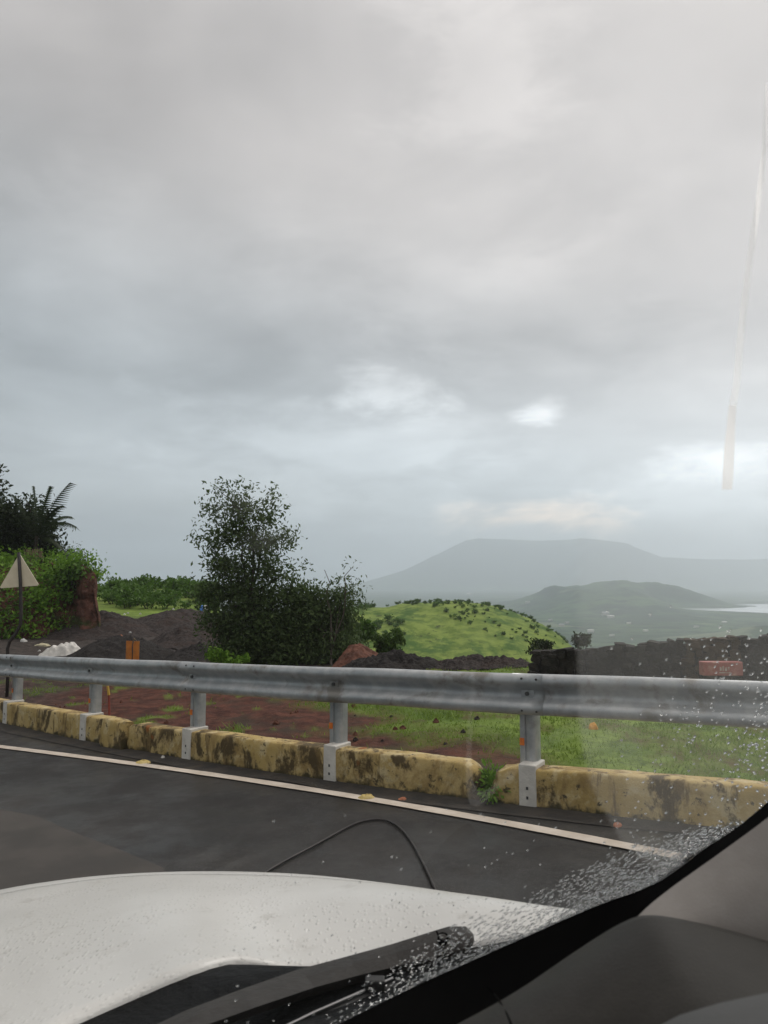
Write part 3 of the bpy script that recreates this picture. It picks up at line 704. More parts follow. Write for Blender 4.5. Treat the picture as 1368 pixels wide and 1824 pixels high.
# ---------------------------------------------------------------- cut bank on the left
def bank():
    nx, nz = 150, 70; X0, X1 = -40., -12.15
    V = []; soil = []
    us = np.linspace(0, 1, nx) ** .6
    prof_b = [0, .25, .5, .8, 1.1, 1.5, 2.0, 3.0, 5, 9, 16]; prof_z = [0, .35, .62, .82, .92, .98, 1.0, 1.03, 1.06, 1.08, 1.0]
    js = np.linspace(0, 1, nz)
    jb = np.interp(js, np.linspace(0, 1, len(prof_b)), prof_b); jz = np.interp(js, np.linspace(0, 1, len(prof_z)), prof_z)
    U, Jb = np.meshgrid(us, jb, indexing='ij'); _, Jz = np.meshgrid(us, jz, indexing='ij')
    X = X0 + (X1 - X0) * U
    cliff = sm(X, -13.6, -12.9)                                  # steep bare end
    toe = 31.0 - 1.3 * sm(-X, 13.5, 16) + 1.0 * fbm(X * .8, 0 * X, 3)
    Y = toe + np.minimum(Jb, 2.2) * (1.5 * (1 - cliff) + .35 * cliff) + np.where(Jb > 3, Jb * .4, 0)
    X = X - np.maximum(Jb - .9, 0) * .55
    h = 3.05 + .35 * fbm(X * .5, Y * .15, 2) - .5 * sm(-X, 13.5, 15) * (1 - sm(Jb, 1, 4))
    zb = H(X, Y)
    Z = zb - .15 + Jz * h
    dsp = .34 * fbm(X * 1.3, Z * 1.3, Y * .8) + .18 * fbm(X * 4, Z * 4, 3)
    Y = Y - dsp * (Jb < 3) ; X = X + np.where(U > .93, .1 * fbm(Y, Z * 2, 1), 0)
    V = np.stack([X, Y, Z], -1)
    # right end face goes straight back
    rows = [V[i] for i in range(nx)]
    last = V[-1]
    for k in range(1, 14):
        r = last.copy(); r[:, 2] = r[:, 2] - 0; t = k / 13
        r[:, 2] = np.interp(t, [0, .1, 1], [1, .97, 0]) * (last[:, 2] - zb[-1] + .2) + zb[-1] - .2
        r[:, 0] = last[:, 0] + .35 * t + .12 * fbm(last[:, 1] * 1.2, r[:, 2] * 1.3, 4) * (t < 1)
        rows.append(r)
    R_ = np.array(rows); n0, n1 = R_.shape[:2]
    i, j = np.meshgrid(np.arange(n0 - 1), np.arange(n1 - 1), indexing='ij')
    F = np.stack([i * n1 + j, (i + 1) * n1 + j, (i + 1) * n1 + j + 1, i * n1 + j + 1], -1).reshape(-1, 4)
    m = mat('red_cut_soil', (.065, .033, .024), (.16, .075, .054), 2.2, .95, 1, 5, c3=(.045, .05, .018), sc3=.8, bdist=.15, spec=.2, lo3=.5, hi3=.62)
    o = np_mesh('embankment', R_.reshape(-1, 3), F, m, smooth=True); tag(o, kind='structure')
    # creepers over it
    g = np.random.default_rng(9); P = R_[:nx].reshape(-1, 3); Jf = np.broadcast_to(jb, (nx, nz)).reshape(-1)
    w = (P[:, 0] > -22) * (1 - .98 * sm(P[:, 0], -13.6, -13.1) * (Jf < 1.2)) * (.35 + .65 * sm(fbm(P[:, 0] * .9, P[:, 2] * 1.1, 7), -.2, .1)) * (P[:, 1] < 42)
    w = w / w.sum(); idx = g.choice(len(P), 1500, p=w); CC = P[idx] + g.normal(size=(1500, 3)) * .24 + np.array([0, -.16, .12])
    for nm, mt, sel, lab in (('creeper', M['leaf_bright'], fbm(CC[:, 0] * .7, CC[:, 2] * .9, 3) > -.02, 'bright green creepers and weeds spread over the earth bank'),
                             ('undergrowth', M['leaf_mid'], fbm(CC[:, 0] * .7, CC[:, 2] * .9, 3) <= -.02, 'darker green undergrowth in the hollows of the earth bank')):
        Q = CC[sel]; Q = np.repeat(Q, 13, 0) + g.normal(size=(len(Q) * 13, 3)) * np.array([.26, .15, .17])
        V2, F2 = leaves(Q, .17, .6, seed=5); tag(np_mesh(nm, V2, F2, mt), lab, 'creeper', kind='stuff')
bank()
ZB = lambda x, y, D: at(x, y, D)
tree('dark_tree', at(30, 1040, 37), px_lobes([(20, 930, 45, 45, 1), (60, 945, 40, 45, 1), (-20, 950, 60, 60, 1), (30, 985, 55, 40, 1.2), (85, 985, 22, 35, .8), (50, 895, 28, 20, .6), (-70, 960, 60, 70, 1)], 37),
     950, 18, .27, M['leaf_dark'], 'dense dark tree on the bank behind the triangular sign', seed=31, crad=.3, trunk_r=.16, group='trees on the bank')
tree('broadleaf_tree', at(-70, 1040, 34), px_lobes([(-45, 850, 42, 34, 1), (-12, 838, 14, 9, .7), (-8, 872, 20, 10, .7), (-60, 900, 60, 40, 1), (-5, 900, 14, 8, .6)], 34),
     420, 16, .26, M['leaf_dark'], 'taller dark tree reaching in at the left edge above the palm', seed=32, crad=.2, trunk_r=.16, group='trees on the bank')
tree('small_tree', at(125, 1025, 39), px_lobes([(122, 990, 22, 18, 1), (140, 1000, 14, 14, 1), (108, 1000, 16, 18, 1)], 39),
     120, 14, .16, M['leaf_grey'], 'small grey green feathery tree on the bank edge above the red soil', seed=33, crad=.2, trunk_r=.06, group='trees on the bank', aspect=.25)
tree('small_tree', at(178, 1030, 40), px_lobes([(168, 1022, 24, 8, 1), (145, 1020, 26, 8, 1)], 36.),
     60, 14, .16, M['leaf_bright'], 'low bright green bush overhanging the top of the red cut', 'bush', seed=34, crad=.15, trunk_r=.03, group='trees on the bank')
def palm():
    D = 36; c = at(66, 955, D); base = at(48, 1040, D); root = empty('coconut_palm', base, 'coconut palm on the bank with fronds spraying right against the sky', 'palm')
    b = MB(); b.tube([base - Vector((0, 0, .4)), base.lerp(c, .5) + Vector((.1, 0, 0)), c], [.13, .1, .09], 8); b.build('trunk', M['bark'], root)
    tips = [(126, 862), (137, 945), (112, 905), (90, 868), (60, 868), (25, 885), (125, 1000), (105, 960), (10, 930), (128, 925)]
    for i, (x, y) in enumerate(tips):
        e = at(x, y, D + (-1 + .25 * i)); pts = []
        L = (e - c).length
        for k in range(13):
            t = k / 12; p = c.lerp(e, t); p.z += math.sin(t * math.pi * .9) * L * (.22 if y > 900 else .10); pts.append(p)
        fr = MB(); fr.tube(pts, [.03 * (1 - t / 14) for t in range(13)], 5)
        for k in range(1, 24):
            t = k / 24; j = min(int(t * 12), 11); p = pts[j].lerp(pts[j + 1], t * 12 - j); d = (pts[j + 1] - pts[j]).normalized(); sd = d.cross(Vector((0, 0, 1))).normalized(); ln = .85 * math.sin(max(.25, 1 - t) * 2.0) * L / 2.4
            for s in (-1, 1):
                q = p + sd * s * ln * .5 + d * ln * .55 - Vector((0, 0, ln * .45)); w = d * .055
                fr.add([p - w, p + w, q], [(0, 1, 2)])
        fr.build('frond', M['leaf_dark'], root)
palm()
def thatch():
    root = empty('dead_fronds', at(60, 1035, 35), 'dry brown hanging palm leaves beside the triangular sign', 'dead leaves'); g = np.random.default_rng(2); b = MB()
    for k in range(60):
        x = g.uniform(44, 76); p = at(x, g.uniform(976, 986), 35); q = at(x + g.normal() * 3, g.uniform(1005, 1032), 35 - g.random() * .3); m_ = p.lerp(q, .5) + Vector((0, -.1, .05)); b.tube([p, m_, q], [.012, .022, .006], 4)
    b.build('leaf_strip', M['thatch'], root)
thatch()

# ---------------------------------------------------------------- sign, markers, litter
def sign():
    D = 13.2; foot = hit(14, 1240, 9, 30); D = foot.y
    root = empty('road_sign', foot, 'back of a faded cream triangular road sign on a bent dark pole', 'sign')
    a, b_, c = at(35, 986, D - .03), at(-1, 1048, D), at(70, 1043, D + .02)
    cen = (a + b_ + c) / 3; nrm = (b_ - a).cross(c - a).normalized(); 
    if nrm.y > 0: nrm = -nrm
    m = mat('faded_sign_back', (.68, .60, .44), (.76, .68, .52), 5, .6, .1, 20, c3=(.38, .28, .14), sc3=3, lo3=.55, hi3=.8)
    s = MB(); out = []
    for p0, p1, p2 in ((a, b_, c), (b_, c, a), (c, a, b_)):
        d1 = (p2 - p0).normalized(); d2 = (p1 - p0).normalized()
        out += [p0 + d1 * .035, p0 + (d1 + d2) * .012, p0 + d2 * .035]
    n = len(out); th = nrm * .006
    s.add([p + th for p in out] + [p - th for p in out], [tuple(range(n)), tuple(range(2 * n - 1, n - 1, -1))] + [(k, (k + 1) % n, n + (k + 1) % n, n + k) for k in range(n)])
    s.build('sign_plate', m, root)
    pole = [at(35, 984, D), at(38, 1040, D), at(39, 1090, D), at(38, 1112, D), at(30, 1128, D), at(19, 1142, D), at(15, 1155, D), at(16, 1190, D), Vector((foot.x, foot.y, foot.z - .1))]
    pole = [p + nrm * .035 for p in pole]
    s = MB(); s.tube(pole, .031, 8); s.build('pole', M['black_post'], root, smooth=True)
sign()
def marker():
    foot = hit(237, 1205, 9, 40); D = 15.2; foot = Vector((slope(237, 1180)[0] * D, D, float(H(slope(237, 1180)[0] * D, D))))
    root = empty('marker_board', foot, 'pair of orange marker boards on a dark stake with a grey knob', 'marker')
    mo = mat('orange_board', (.50, .18, .025), (.40, .13, .02), 6, .6, .2, 20, c3=(.25, .12, .04), sc3=4)
    def bd(x0, x1, y0, y1, dd):
        a, b_ = at(x0, y0, D + dd), at(x1, y1, D + dd); s = MB(); s.box((a + b_) / 2, (abs(b_.x - a.x), .012, abs(a.z - b_.z))); s.build('board', mo, root, bevel=.003)
    bd(225, 234, 1141.5, 1195, -.01); bd(237.5, 247, 1142, 1195, -.02)
    s = MB(); s.tube([foot - Vector((0, 0, .1)), at(236, 1170, D), at(234.5, 1141, D), at(233, 1131, D)], [.018, .018, .016, .01], 8); s.build('stake', M['black_post'], root)
    s = MB(); k = at(232, 1127, D); ring = []
    for i in range(6):
        t = math.pi * i / 5; ring.append([k + Vector((math.sin(t) * math.cos(q) * .031, math.sin(t) * math.sin(q) * .031, math.cos(t) * .024)) for q in np.linspace(0, 2 * math.pi, 9)[:-1]])
    s.grid(ring, closed=True); s.build('knob', M['galv'], root, smooth=True)
    s = MB(); s.tube([at(237, 1146, D - .02), at(239, 1137, D - .02), at(244, 1142, D - .02)], [.015, .022, .008], 5); s.build('rag', M['thatch'], root)
marker()
def stake():
    D = 9.35; a = slope(197, 1280)[0]; foot = Vector((a * D, D, float(H(a * D, D)))); root = empty('marker_stake', foot, 'thin red stake with a yellow top standing behind the low wall', 'stake')
    t, q = at(192, 1222, D), at(194, 1238, D)
    s = MB(); s.tube([foot - Vector((0, 0, .05)), q], .014, 7); s.build('shaft', mat('red_paint', (.28, .05, .03), (.2, .04, .03), 8, .6), root)
    s = MB(); s.tube([q, t], [.017, .016], 7); s.build('tip', mat('yellow_paint', (.55, .36, .06), rough=.6), root)
stake()
def crumple(name, p, sz, mt, label, cat, group=None, seed=0, flat=.5, n=14):
    """irregular crumpled lump resting on the ground at p"""
    g = np.random.default_rng(seed); rows = []
    for i in range(n):
        t = math.pi * .55 * i / (n - 1); r = []
        for k in range(18):
            q = 2 * math.pi * k / 18; rr = math.sin(t) * (1 + .28 * float(vn(math.cos(q) * 2 + seed, math.sin(q) * 2, t * 2)))
            h = (math.cos(t)) * (1 + .5 * float(vn(math.cos(q) * 1.5 * math.sin(t) + seed, math.sin(q) * 1.5, 4))) + .16 * float(vn(rr * 6, q * 2.2, seed)); r.append((p[0] + rr * math.cos(q) * sz[0] / 2, p[1] + rr * math.sin(q) * sz[1] / 2, p[2] + max(h, -.1) * sz[2]))
        rows.append(r)
    b = MB(); b.grid(rows, closed=True); o = b.build(name, mt, origin=p); return tag(o, label, cat, group)
def litter(name, x, y, w, h, mt, label, cat, seed, group=None, lo=8.):
    p = hit(x, y, lo, 60); k = p.y / FPX; return crumple(name, p, (w * k, w * k * .7, h * k), mt, label, cat, group, seed)
M['pale_yellow'] = mat('pale_yellow', (.50, .48, .22), (.42, .40, .2), 8, .7)
M['brick'] = mat('orange_brick', (.42, .16, .08), (.34, .13, .07), 8, .8)
M['cream'] = mat('cream_board', (.42, .38, .25), (.5, .45, .3), 6, .7)
def plastic():
    D = 23.5; c = at(113, 1165, D); zg = float(H(c.x, D)); p = Vector((c.x, D, zg)); g = np.random.default_rng(4)
    top = at(110, 1142, D).z - zg; n = 40; u = np.linspace(-1, 1, n); U, V_ = np.meshgrid(u, u); hw = 36 * D / FPX
    rr = np.hypot(U, V_); ang = np.arctan2(V_, U); edge = 1 + .25 * vn(np.cos(ang) * 2.2, np.sin(ang) * 2.2, 5); k = np.clip(1.0 - rr / edge, 0, 1)
    f = .62 * sm(k, 0, .55) * (1 + .35 * vn(U * 2.3, V_ * 2.3, 8)) + .35 * k ** .5 * np.abs(vn(U * 6, V_ * 6, 2)) + .42 * np.exp(-((U - .35) ** 2 * 60 + V_ ** 2 * 9))
    Z = zg + top * .95 * f - .03; X = p.x + U * hw * 1.15; Y = D + V_ * .5
    i, j = np.meshgrid(np.arange(n - 1), np.arange(n - 1), indexing='ij'); F = np.stack([i * n + j, i * n + j + 1, (i + 1) * n + j + 1, (i + 1) * n + j], -1).reshape(-1, 4)
    tag(np_mesh('plastic_sheet', np.stack([X, Y, Z], -1).reshape(-1, 3), F, M['white_plastic'], origin=p), 'large crumpled white plastic sheet heaped behind the rail near the sign', 'plastic sheet')
plastic()
litter('bag', 180, 1137, 17, 8, M['pale_yellow'], 'pale yellow bag on the thin strip of grass by the gravel', 'bag', 2)
litter('brick_piece', 214, 1139, 14, 8, M['brick'], 'orange broken brick left of the marker board', 'brick', 3)
litter('slab', 75, 1151, 26, 4, M['cream'], 'flat cream slab lying left of the white plastic sheet', 'slab', 4)
litter('bag', 42, 1143, 12, 4, M['litter_white'], 'tiny whitish scrap of bag right of the bent sign pole', 'litter', 5)
litter('bag', 346, 1174, 20, 5, M['pale_yellow'], 'pale yellow scrap near the left foot of the tall tree', 'litter', 6)
litter('bag', 21, 1125, 12, 5, M['litter_white'], 'white scrap at the foot of the green bank left of the pole', 'litter', 7)
def bundle():
    p = hit(362, 1092, 20, 90); D = p.y; root = empty('bundle', at(362, 1084, D), 'blue and white bundle glimpsed at the left edge of the tall tree', 'bundle')
    root.location = Vector((at(362, 1084, D).x, D, float(H(at(362, 1084, D).x, D)))); k = D / FPX
    for nm, x, c in (('blue_cloth', 359, (.08, .22, .65)), ('white_cloth', 366, (.7, .7, .72))):
        q = at(x, 1083, D); s = MB(); s.box((q.x, q.y, (q.z + root.location.z) / 2), (7 * k, 6 * k, max(.05, (at(x, 1073, D).z - root.location.z))), taper=.7); s.build(nm, mat(nm, c, rough=.8), root, bevel=.05)
bundle()
scr = [(222, 1096, 6), (228, 1093, 4), (318, 1094, 5), (309, 1086, 4), (328, 1148, 5), (368, 1150, 4), (120, 1139, 5), (70, 1160, 5), (12, 1240, 6), (12, 1233, 6), (250, 1094, 4), (290, 1117, 4), (196, 1128, 3)]
for i, (x, y, w) in enumerate(scr):
    litter('litter_scrap', x, y, w, w * .5, M['litter_white'], 'tiny white scrap of litter on the dark gravel yard', 'litter', 30 + i, 'white litter scraps on the gravel')
# chips on the verge
M['yellow_stone'] = mat('yellow_chip', (.5, .38, .12), (.58, .46, .2), 14, .8, .3, 30)
def chip(x, y, w, h, mt, label, seed, cat='stone'):
    p = road_hit(x, y, .01); k = p.y / FPX; crumple('stone_chip', p, (w * k, w * k * .8, h * k), mt, label, cat, None, seed, n=10)
chip(256, 1359, 23, 5, M['yellow_stone'], 'yellow painted chip of concrete beside the white line, left one', 51)
chip(653, 1422, 25, 7, M['yellow_stone'], 'yellow painted chip of concrete touching the white line, nearer one', 52)
chip(717, 1424, 14, 3, M['brick'], 'small pinkish brown stone right of the nearer yellow chip', 53)
chip(290, 1350, 6, 3, M['whiteblock'], 'tiny grey pebble by the wall right of the far yellow chip', 54)
chip(1100, 1472, 14, 5, M['brick'], 'small reddish stone at the foot of the right wall', 55)
litter('plastic_scrap', 1058, 1298, 16, 8, mat('orange_plastic', (.75, .36, .04), (.65, .3, .03), 9, .4), 'small bright orange scrap in the grass below the rail', 'litter', 60, lo=6.5)
litter('clod', 445, 1314, 26, 6, M['redsoil'], 'flat orange brown clod of earth right of the third post', 'clod', 61)
# stones on the soil between wall and yard
def stones():
    g = np.random.default_rng(12); n = 0
    while n < 38:
        x = g.uniform(20, 900); y = g.uniform(1238, 1330); p = hit(x, y, 6, 30)
        if float(ndist(p.x, p.y)) < .45: continue
        w = g.uniform(.03, .09); crumple('stone', p, (w, w * .8, w * .5), M['redsoil'] if g.random() < .7 else M['gravel'], 'small brown stone lying on the soil behind the low wall', 'stone', 'loose stones on the soil', 100 + n, n=6); n += 1
stones()
for i, (x0, y0, x1, y1, D) in enumerate([(70, 1222, 210, 1262, 11), (215, 1262, 330, 1290, 10.2)]):
    pass

# ---------------------------------------------------------------- dark stone wall on the right
def stone_wall():
    g = np.random.default_rng(15)
    a, b_ = at(948, 1160, 13.2), at(1460, 1118, 11.2)
    P0 = Vector((a.x, a.y, 0)); P1 = Vector((b_.x, b_.y, 0)); P0.z = float(H(P0.x, P0.y)); P1.z = float(H(P1.x, P1.y))
    root = empty('stone_wall', P0.lerp(P1, .5), 'long dark rubble stone wall behind the crash barrier on the right', 'stone wall')
    L = (P1 - P0).length; t = (P1 - P0).normalized(); nv = Vector((-t.y, t.x, 0)).normalized()
    mk = mat('dark_stone', (.011, .010, .0095), (.032, .027, .023), 5, .9, 1, 14, bdist=.04, spec=.25)
    mb = mat('brown_stone', (.045, .03, .018), (.075, .05, .03), 5, .9, 1, 14, bdist=.04, spec=.25)
    def top(s): return np.interp(s, [0, .03, .10, .2, .5, .62, .75, 1], [a.z - .02, a.z + .02, a.z + .05, a.z + .06, at(1200, 1143, 12.3).z, at(1230, 1137, 12.2).z, at(1300, 1136, 11.9).z, b_.z])
    def block(sx, z, w, h, d, off):
        M3 = Matrix((t, nv, (0, 0, 1))).transposed() @ Matrix.Rotation(g.normal() * .14, 3, 'Y') @ Matrix.Rotation(g.normal() * .2, 3, 'Z')
        vs = []; fs = []
        for i, q in enumerate(((-.5, -.35), (-.35, -.5), (.35, -.5), (.5, -.35), (.5, .35), (.35, .5), (-.35, .5), (-.5, .35))):
            vs.append(Vector((q[0] * w * g.uniform(.85, 1.1), -d * .5 + g.normal() * .012, q[1] * h * g.uniform(.85, 1.1))))
        for v in list(vs): vs.append(Vector((v.x * .95, d * .5, v.z * .95)))
        fs = [tuple(range(8)), tuple(range(15, 7, -1))] + [(k, k + 8, (k + 1) % 8 + 8, (k + 1) % 8) for k in range(8)]
        c = P0 + t * sx + nv * off; c.z = z
        return [M3 @ v + c for v in vs], fs
    main = MB(); br = MB(); s = 0
    while s < L:
        w = g.uniform(.10, .22); f = s / L; zt = float(top(f)) + g.normal() * .015; c = P0 + t * s; z = float(H(c.x, c.y)) - .1
        while z < zt:
            h = min(g.uniform(.08, .17), zt - z + .03); tgt = br if .555 < f < .72 else main
            tgt.add(*block(s + w / 2 + g.normal() * .015, z + h / 2, w, h, .36, g.normal() * .035)); z += h * .94
        s += w * .92
    core = MB(); rows = []
    for f in np.linspace(.015, .99, 30):
        c = P0 + t * (f * L); zg = float(H(c.x, c.y)) - .1; zt = float(top(f)) - .07; rows.append([c + nv * -.12 + Vector((0, 0, zg - c.z)), Vector((c.x, c.y, zt)) + nv * -.12, Vector((c.x, c.y, zt)) + nv * .12, c + nv * .12 + Vector((0, 0, zg - c.z))])
    core.grid(rows); core.build('wall_core', mk, root)
    main.build('masonry', mk, root, bevel=.012); o = br.build('masonry', mb, root, bevel=.012); o['label'] = 'browner stretch of rubble masonry'
    # red painted board in front
    q0, q1 = at(1248, 1178, 11.3), at(1320, 1203, 11.3); zg = float(H((q0.x + q1.x) / 2, 11.3))
    r2 = empty('red_board', ((q0.x + q1.x) / 2, 11.3, zg), 'faded red oblong block with a pale worn patch in front of the stone wall', 'block')
    s = MB(); s.box(((q0.x + q1.x) / 2, 11.3, (q0.z + q1.z) / 2), (q1.x - q0.x, .16, q0.z - q1.z)); s.build('slab', mat('faded_red', (.36, .12, .10), (.30, .09, .075), 7, .7, .2, c3=(.45, .25, .2), sc3=5), r2, bevel=.015)
    s = MB(); cx = (q0.x + q1.x) / 2
    for dx, dz, w, h in ((-.06, .0, .03, .06), (-.02, .005, .025, .075), (.02, 0, .03, .06), (.06, .004, .025, .05), (.0, -.055, .16, .018)): s.box((cx + dx + .02, 11.218, (q0.z + q1.z) / 2 + dz), (w, .004, h))
    s.build('worn_lettering', mat('pale_paint', (.5, .42, .38), (.36, .2, .17), 30, .8), r2)
    for x, wd, hh in ((1250, .08, .5), (1316, .08, .5)):
        p = at(x + (5 if x < 1300 else -5), 1203, 11.3); s = MB(); s.box((p.x, 11.34, (p.z + zg) / 2 - .03), (.07, .07, abs(p.z - zg) + .06)); s.build('leg', mk, r2)
stone_wall()

# ---------------------------------------------------------------- far village
bw = mat('village_wall', (.55, .55, .52), (.45, .44, .42), .2, .8); brf = mat('village_roof', (.3, .3, .3), rough=.8)
vill = [(1078, 1096, 12, 5), (1088, 1101, 11, 4), (1000, 1116, 9, 4), (1052, 1126, 10, 4), (1010, 1111, 7, 3), (896, 1052, 10, 4), (760, 1053, 6, 3), (835, 1060, 7, 3), (980, 1106, 7, 3), (1120, 1112, 7, 3), (940, 1075, 8, 3), (1150, 1125, 8, 3), (1240, 1118, 8, 3), (1290, 1110, 8, 3), (1090, 1133, 8, 3)]
for i, (x, y, w, h) in enumerate(vill):
    a, b_ = slope(x, y); D = np.linspace(1200, 5200, 8000); zz = H(a * D, D); k = int(np.argmax(b_ * D < zz)); d = D[k]; p = Vector((a * d, d, float(zz[k]) - .5)); s_ = d / FPX
    root = empty('village_house', p, 'tiny white building in the hazy green valley', 'building', 'white buildings in the valley'); root.rotation_euler = (0, 0, 0)
    ww, hh = w * s_, h * s_; s = MB(); s.box(p + Vector((0, 0, hh / 2)), (ww, ww * .6, hh)); s.build('wall', bw, root)
    s = MB(); z = p.z + hh; s.add([(p.x - ww * .54, p.y - ww * .34, z), (p.x + ww * .54, p.y - ww * .34, z), (p.x + ww * .54, p.y + ww * .34, z), (p.x - ww * .54, p.y + ww * .34, z), (p.x - ww * .5, p.y, z + hh * .35), (p.x + ww * .5, p.y, z + hh * .35)], [(0, 1, 5, 4), (2, 3, 4, 5), (0, 4, 3), (1, 2, 5), (3, 2, 1, 0)]); s.build('roof', bw if i % 2 else brf, root)

# ---------------------------------------------------------------- the car the picture is taken from
HF = Vector((-.79, .613, 0)).normalized(); HR = Vector((.613, .79, 0)).normalized()
def cp(f, r, z): v = HF * f + HR * r; v.z = z; return v
def cpx(x, y, r):                                    # point on the sight line (x, y) at lateral distance r in the car
    a, b = slope(x, y); Y = r / (HR.x * a + HR.y); return Vector((a * Y, Y, b * Y))
def resample(ps, n):
    ps = [Vector(p) for p in ps]; out = []
    seg = [0.]
    for i in range(1, len(ps)): seg.append(seg[-1] + (ps[i] - ps[i - 1]).length)
    for k in range(n):
        d = seg[-1] * k / (n - 1); i = min(max(int(np.searchsorted(seg, d, side='right')) - 1, 0), len(ps) - 2); t = (d - seg[i]) / (seg[i + 1] - seg[i])
        p0, p1, p2, p3 = ps[max(i - 1, 0)], ps[i], ps[i + 1], ps[min(i + 2, len(ps) - 1)]
        out.append(.5 * ((2 * p1) + (p2 - p0) * t + (2 * p0 - 5 * p1 + 4 * p2 - p3) * t * t + (3 * p1 - p0 - 3 * p2 + p3) * t ** 3))
    return out
def paint():
    m = bpy.data.materials.new('white_car_paint'); m.use_nodes = True; nt = m.node_tree; b = nt.nodes['Principled BSDF']
    v = nd(nt, 'ShaderNodeTexCoord').outputs['Object']
    c = mixc(nt, sstep(nt, noise(nt, v, 3, 5, .6), .3, .7), (.53, .525, .50), (.60, .595, .57)); c = mixc(nt, sstep(nt, noise(nt, v, 14, 6, .75), .56, .72), c, (.47, .46, .43)); nt.links.new(c, b.inputs['Base Color'])
    b.inputs['Roughness'].default_value = .42; b.inputs['Specular IOR Level'].default_value = .35; b.inputs['Coat Weight'].default_value = .25; b.inputs['Coat Roughness'].default_value = .2
    mp = nd(nt, 'ShaderNodeMapping'); nt.links.new(v, mp.inputs[0]); mp.inputs['Scale'].default_value = (1, .6, 1)
    vo = nd(nt, 'ShaderNodeTexVoronoi'); nt.links.new(mp.outputs[0], vo.inputs['Vector']); vo.inputs['Scale'].default_value = 120
    h = math_(nt, 'MULTIPLY', sstep(nt, vo.outputs['Distance'], .1, .42, 1, 0), sstep(nt, noise(nt, v, 5, 4, .6), .36, .60))
    bn = nd(nt, 'ShaderNodeBump'); bn.inputs['Strength'].default_value = .5; bn.inputs['Distance'].default_value = .003
    nt.links.new(h, bn.inputs['Height']); nt.links.new(bn.outputs[0], b.inputs['Normal'])
    return m
M['paint'] = paint()
M['cowl'] = mat('black_plastic', (.002, .0025, .003), (.007, .008, .009), 14, .7, .5, 60, spec=.12)
M['arm'] = mat('wiper_arm_paint', (.034, .032, .030), (.044, .041, .038), 14, .55, .2, 60, spec=.15)
M['frit'] = mat('black_band', (.002, .002, .002), rough=.9, spec=.05)
M['dash'] = mat('dashboard_plastic', (.022, .0205, .018), (.027, .025, .022), 30, .55, .35, 420, bdist=.001, spec=.10)
M['trim'] = mat('pillar_trim_fabric', (.26, .24, .222), (.28, .26, .24), 60, .85, .3, 500, bdist=.001, spec=.2)
M['liner'] = mat('headliner', (.25, .24, .23), (.28, .27, .25), 40, .9)
M['rubber'] = mat('rubber', (.010, .010, .010), (.018, .018, .018), 12, .6)
M['chrome'] = mat('steel_strip', (.30, .30, .30), rough=.4, metal=1)
CAR = empty('car', cp(.2, .15, float(zroad(0, 0))), 'white car the picture is taken from, wet bonnet, wiper and dark dashboard in view', 'car')
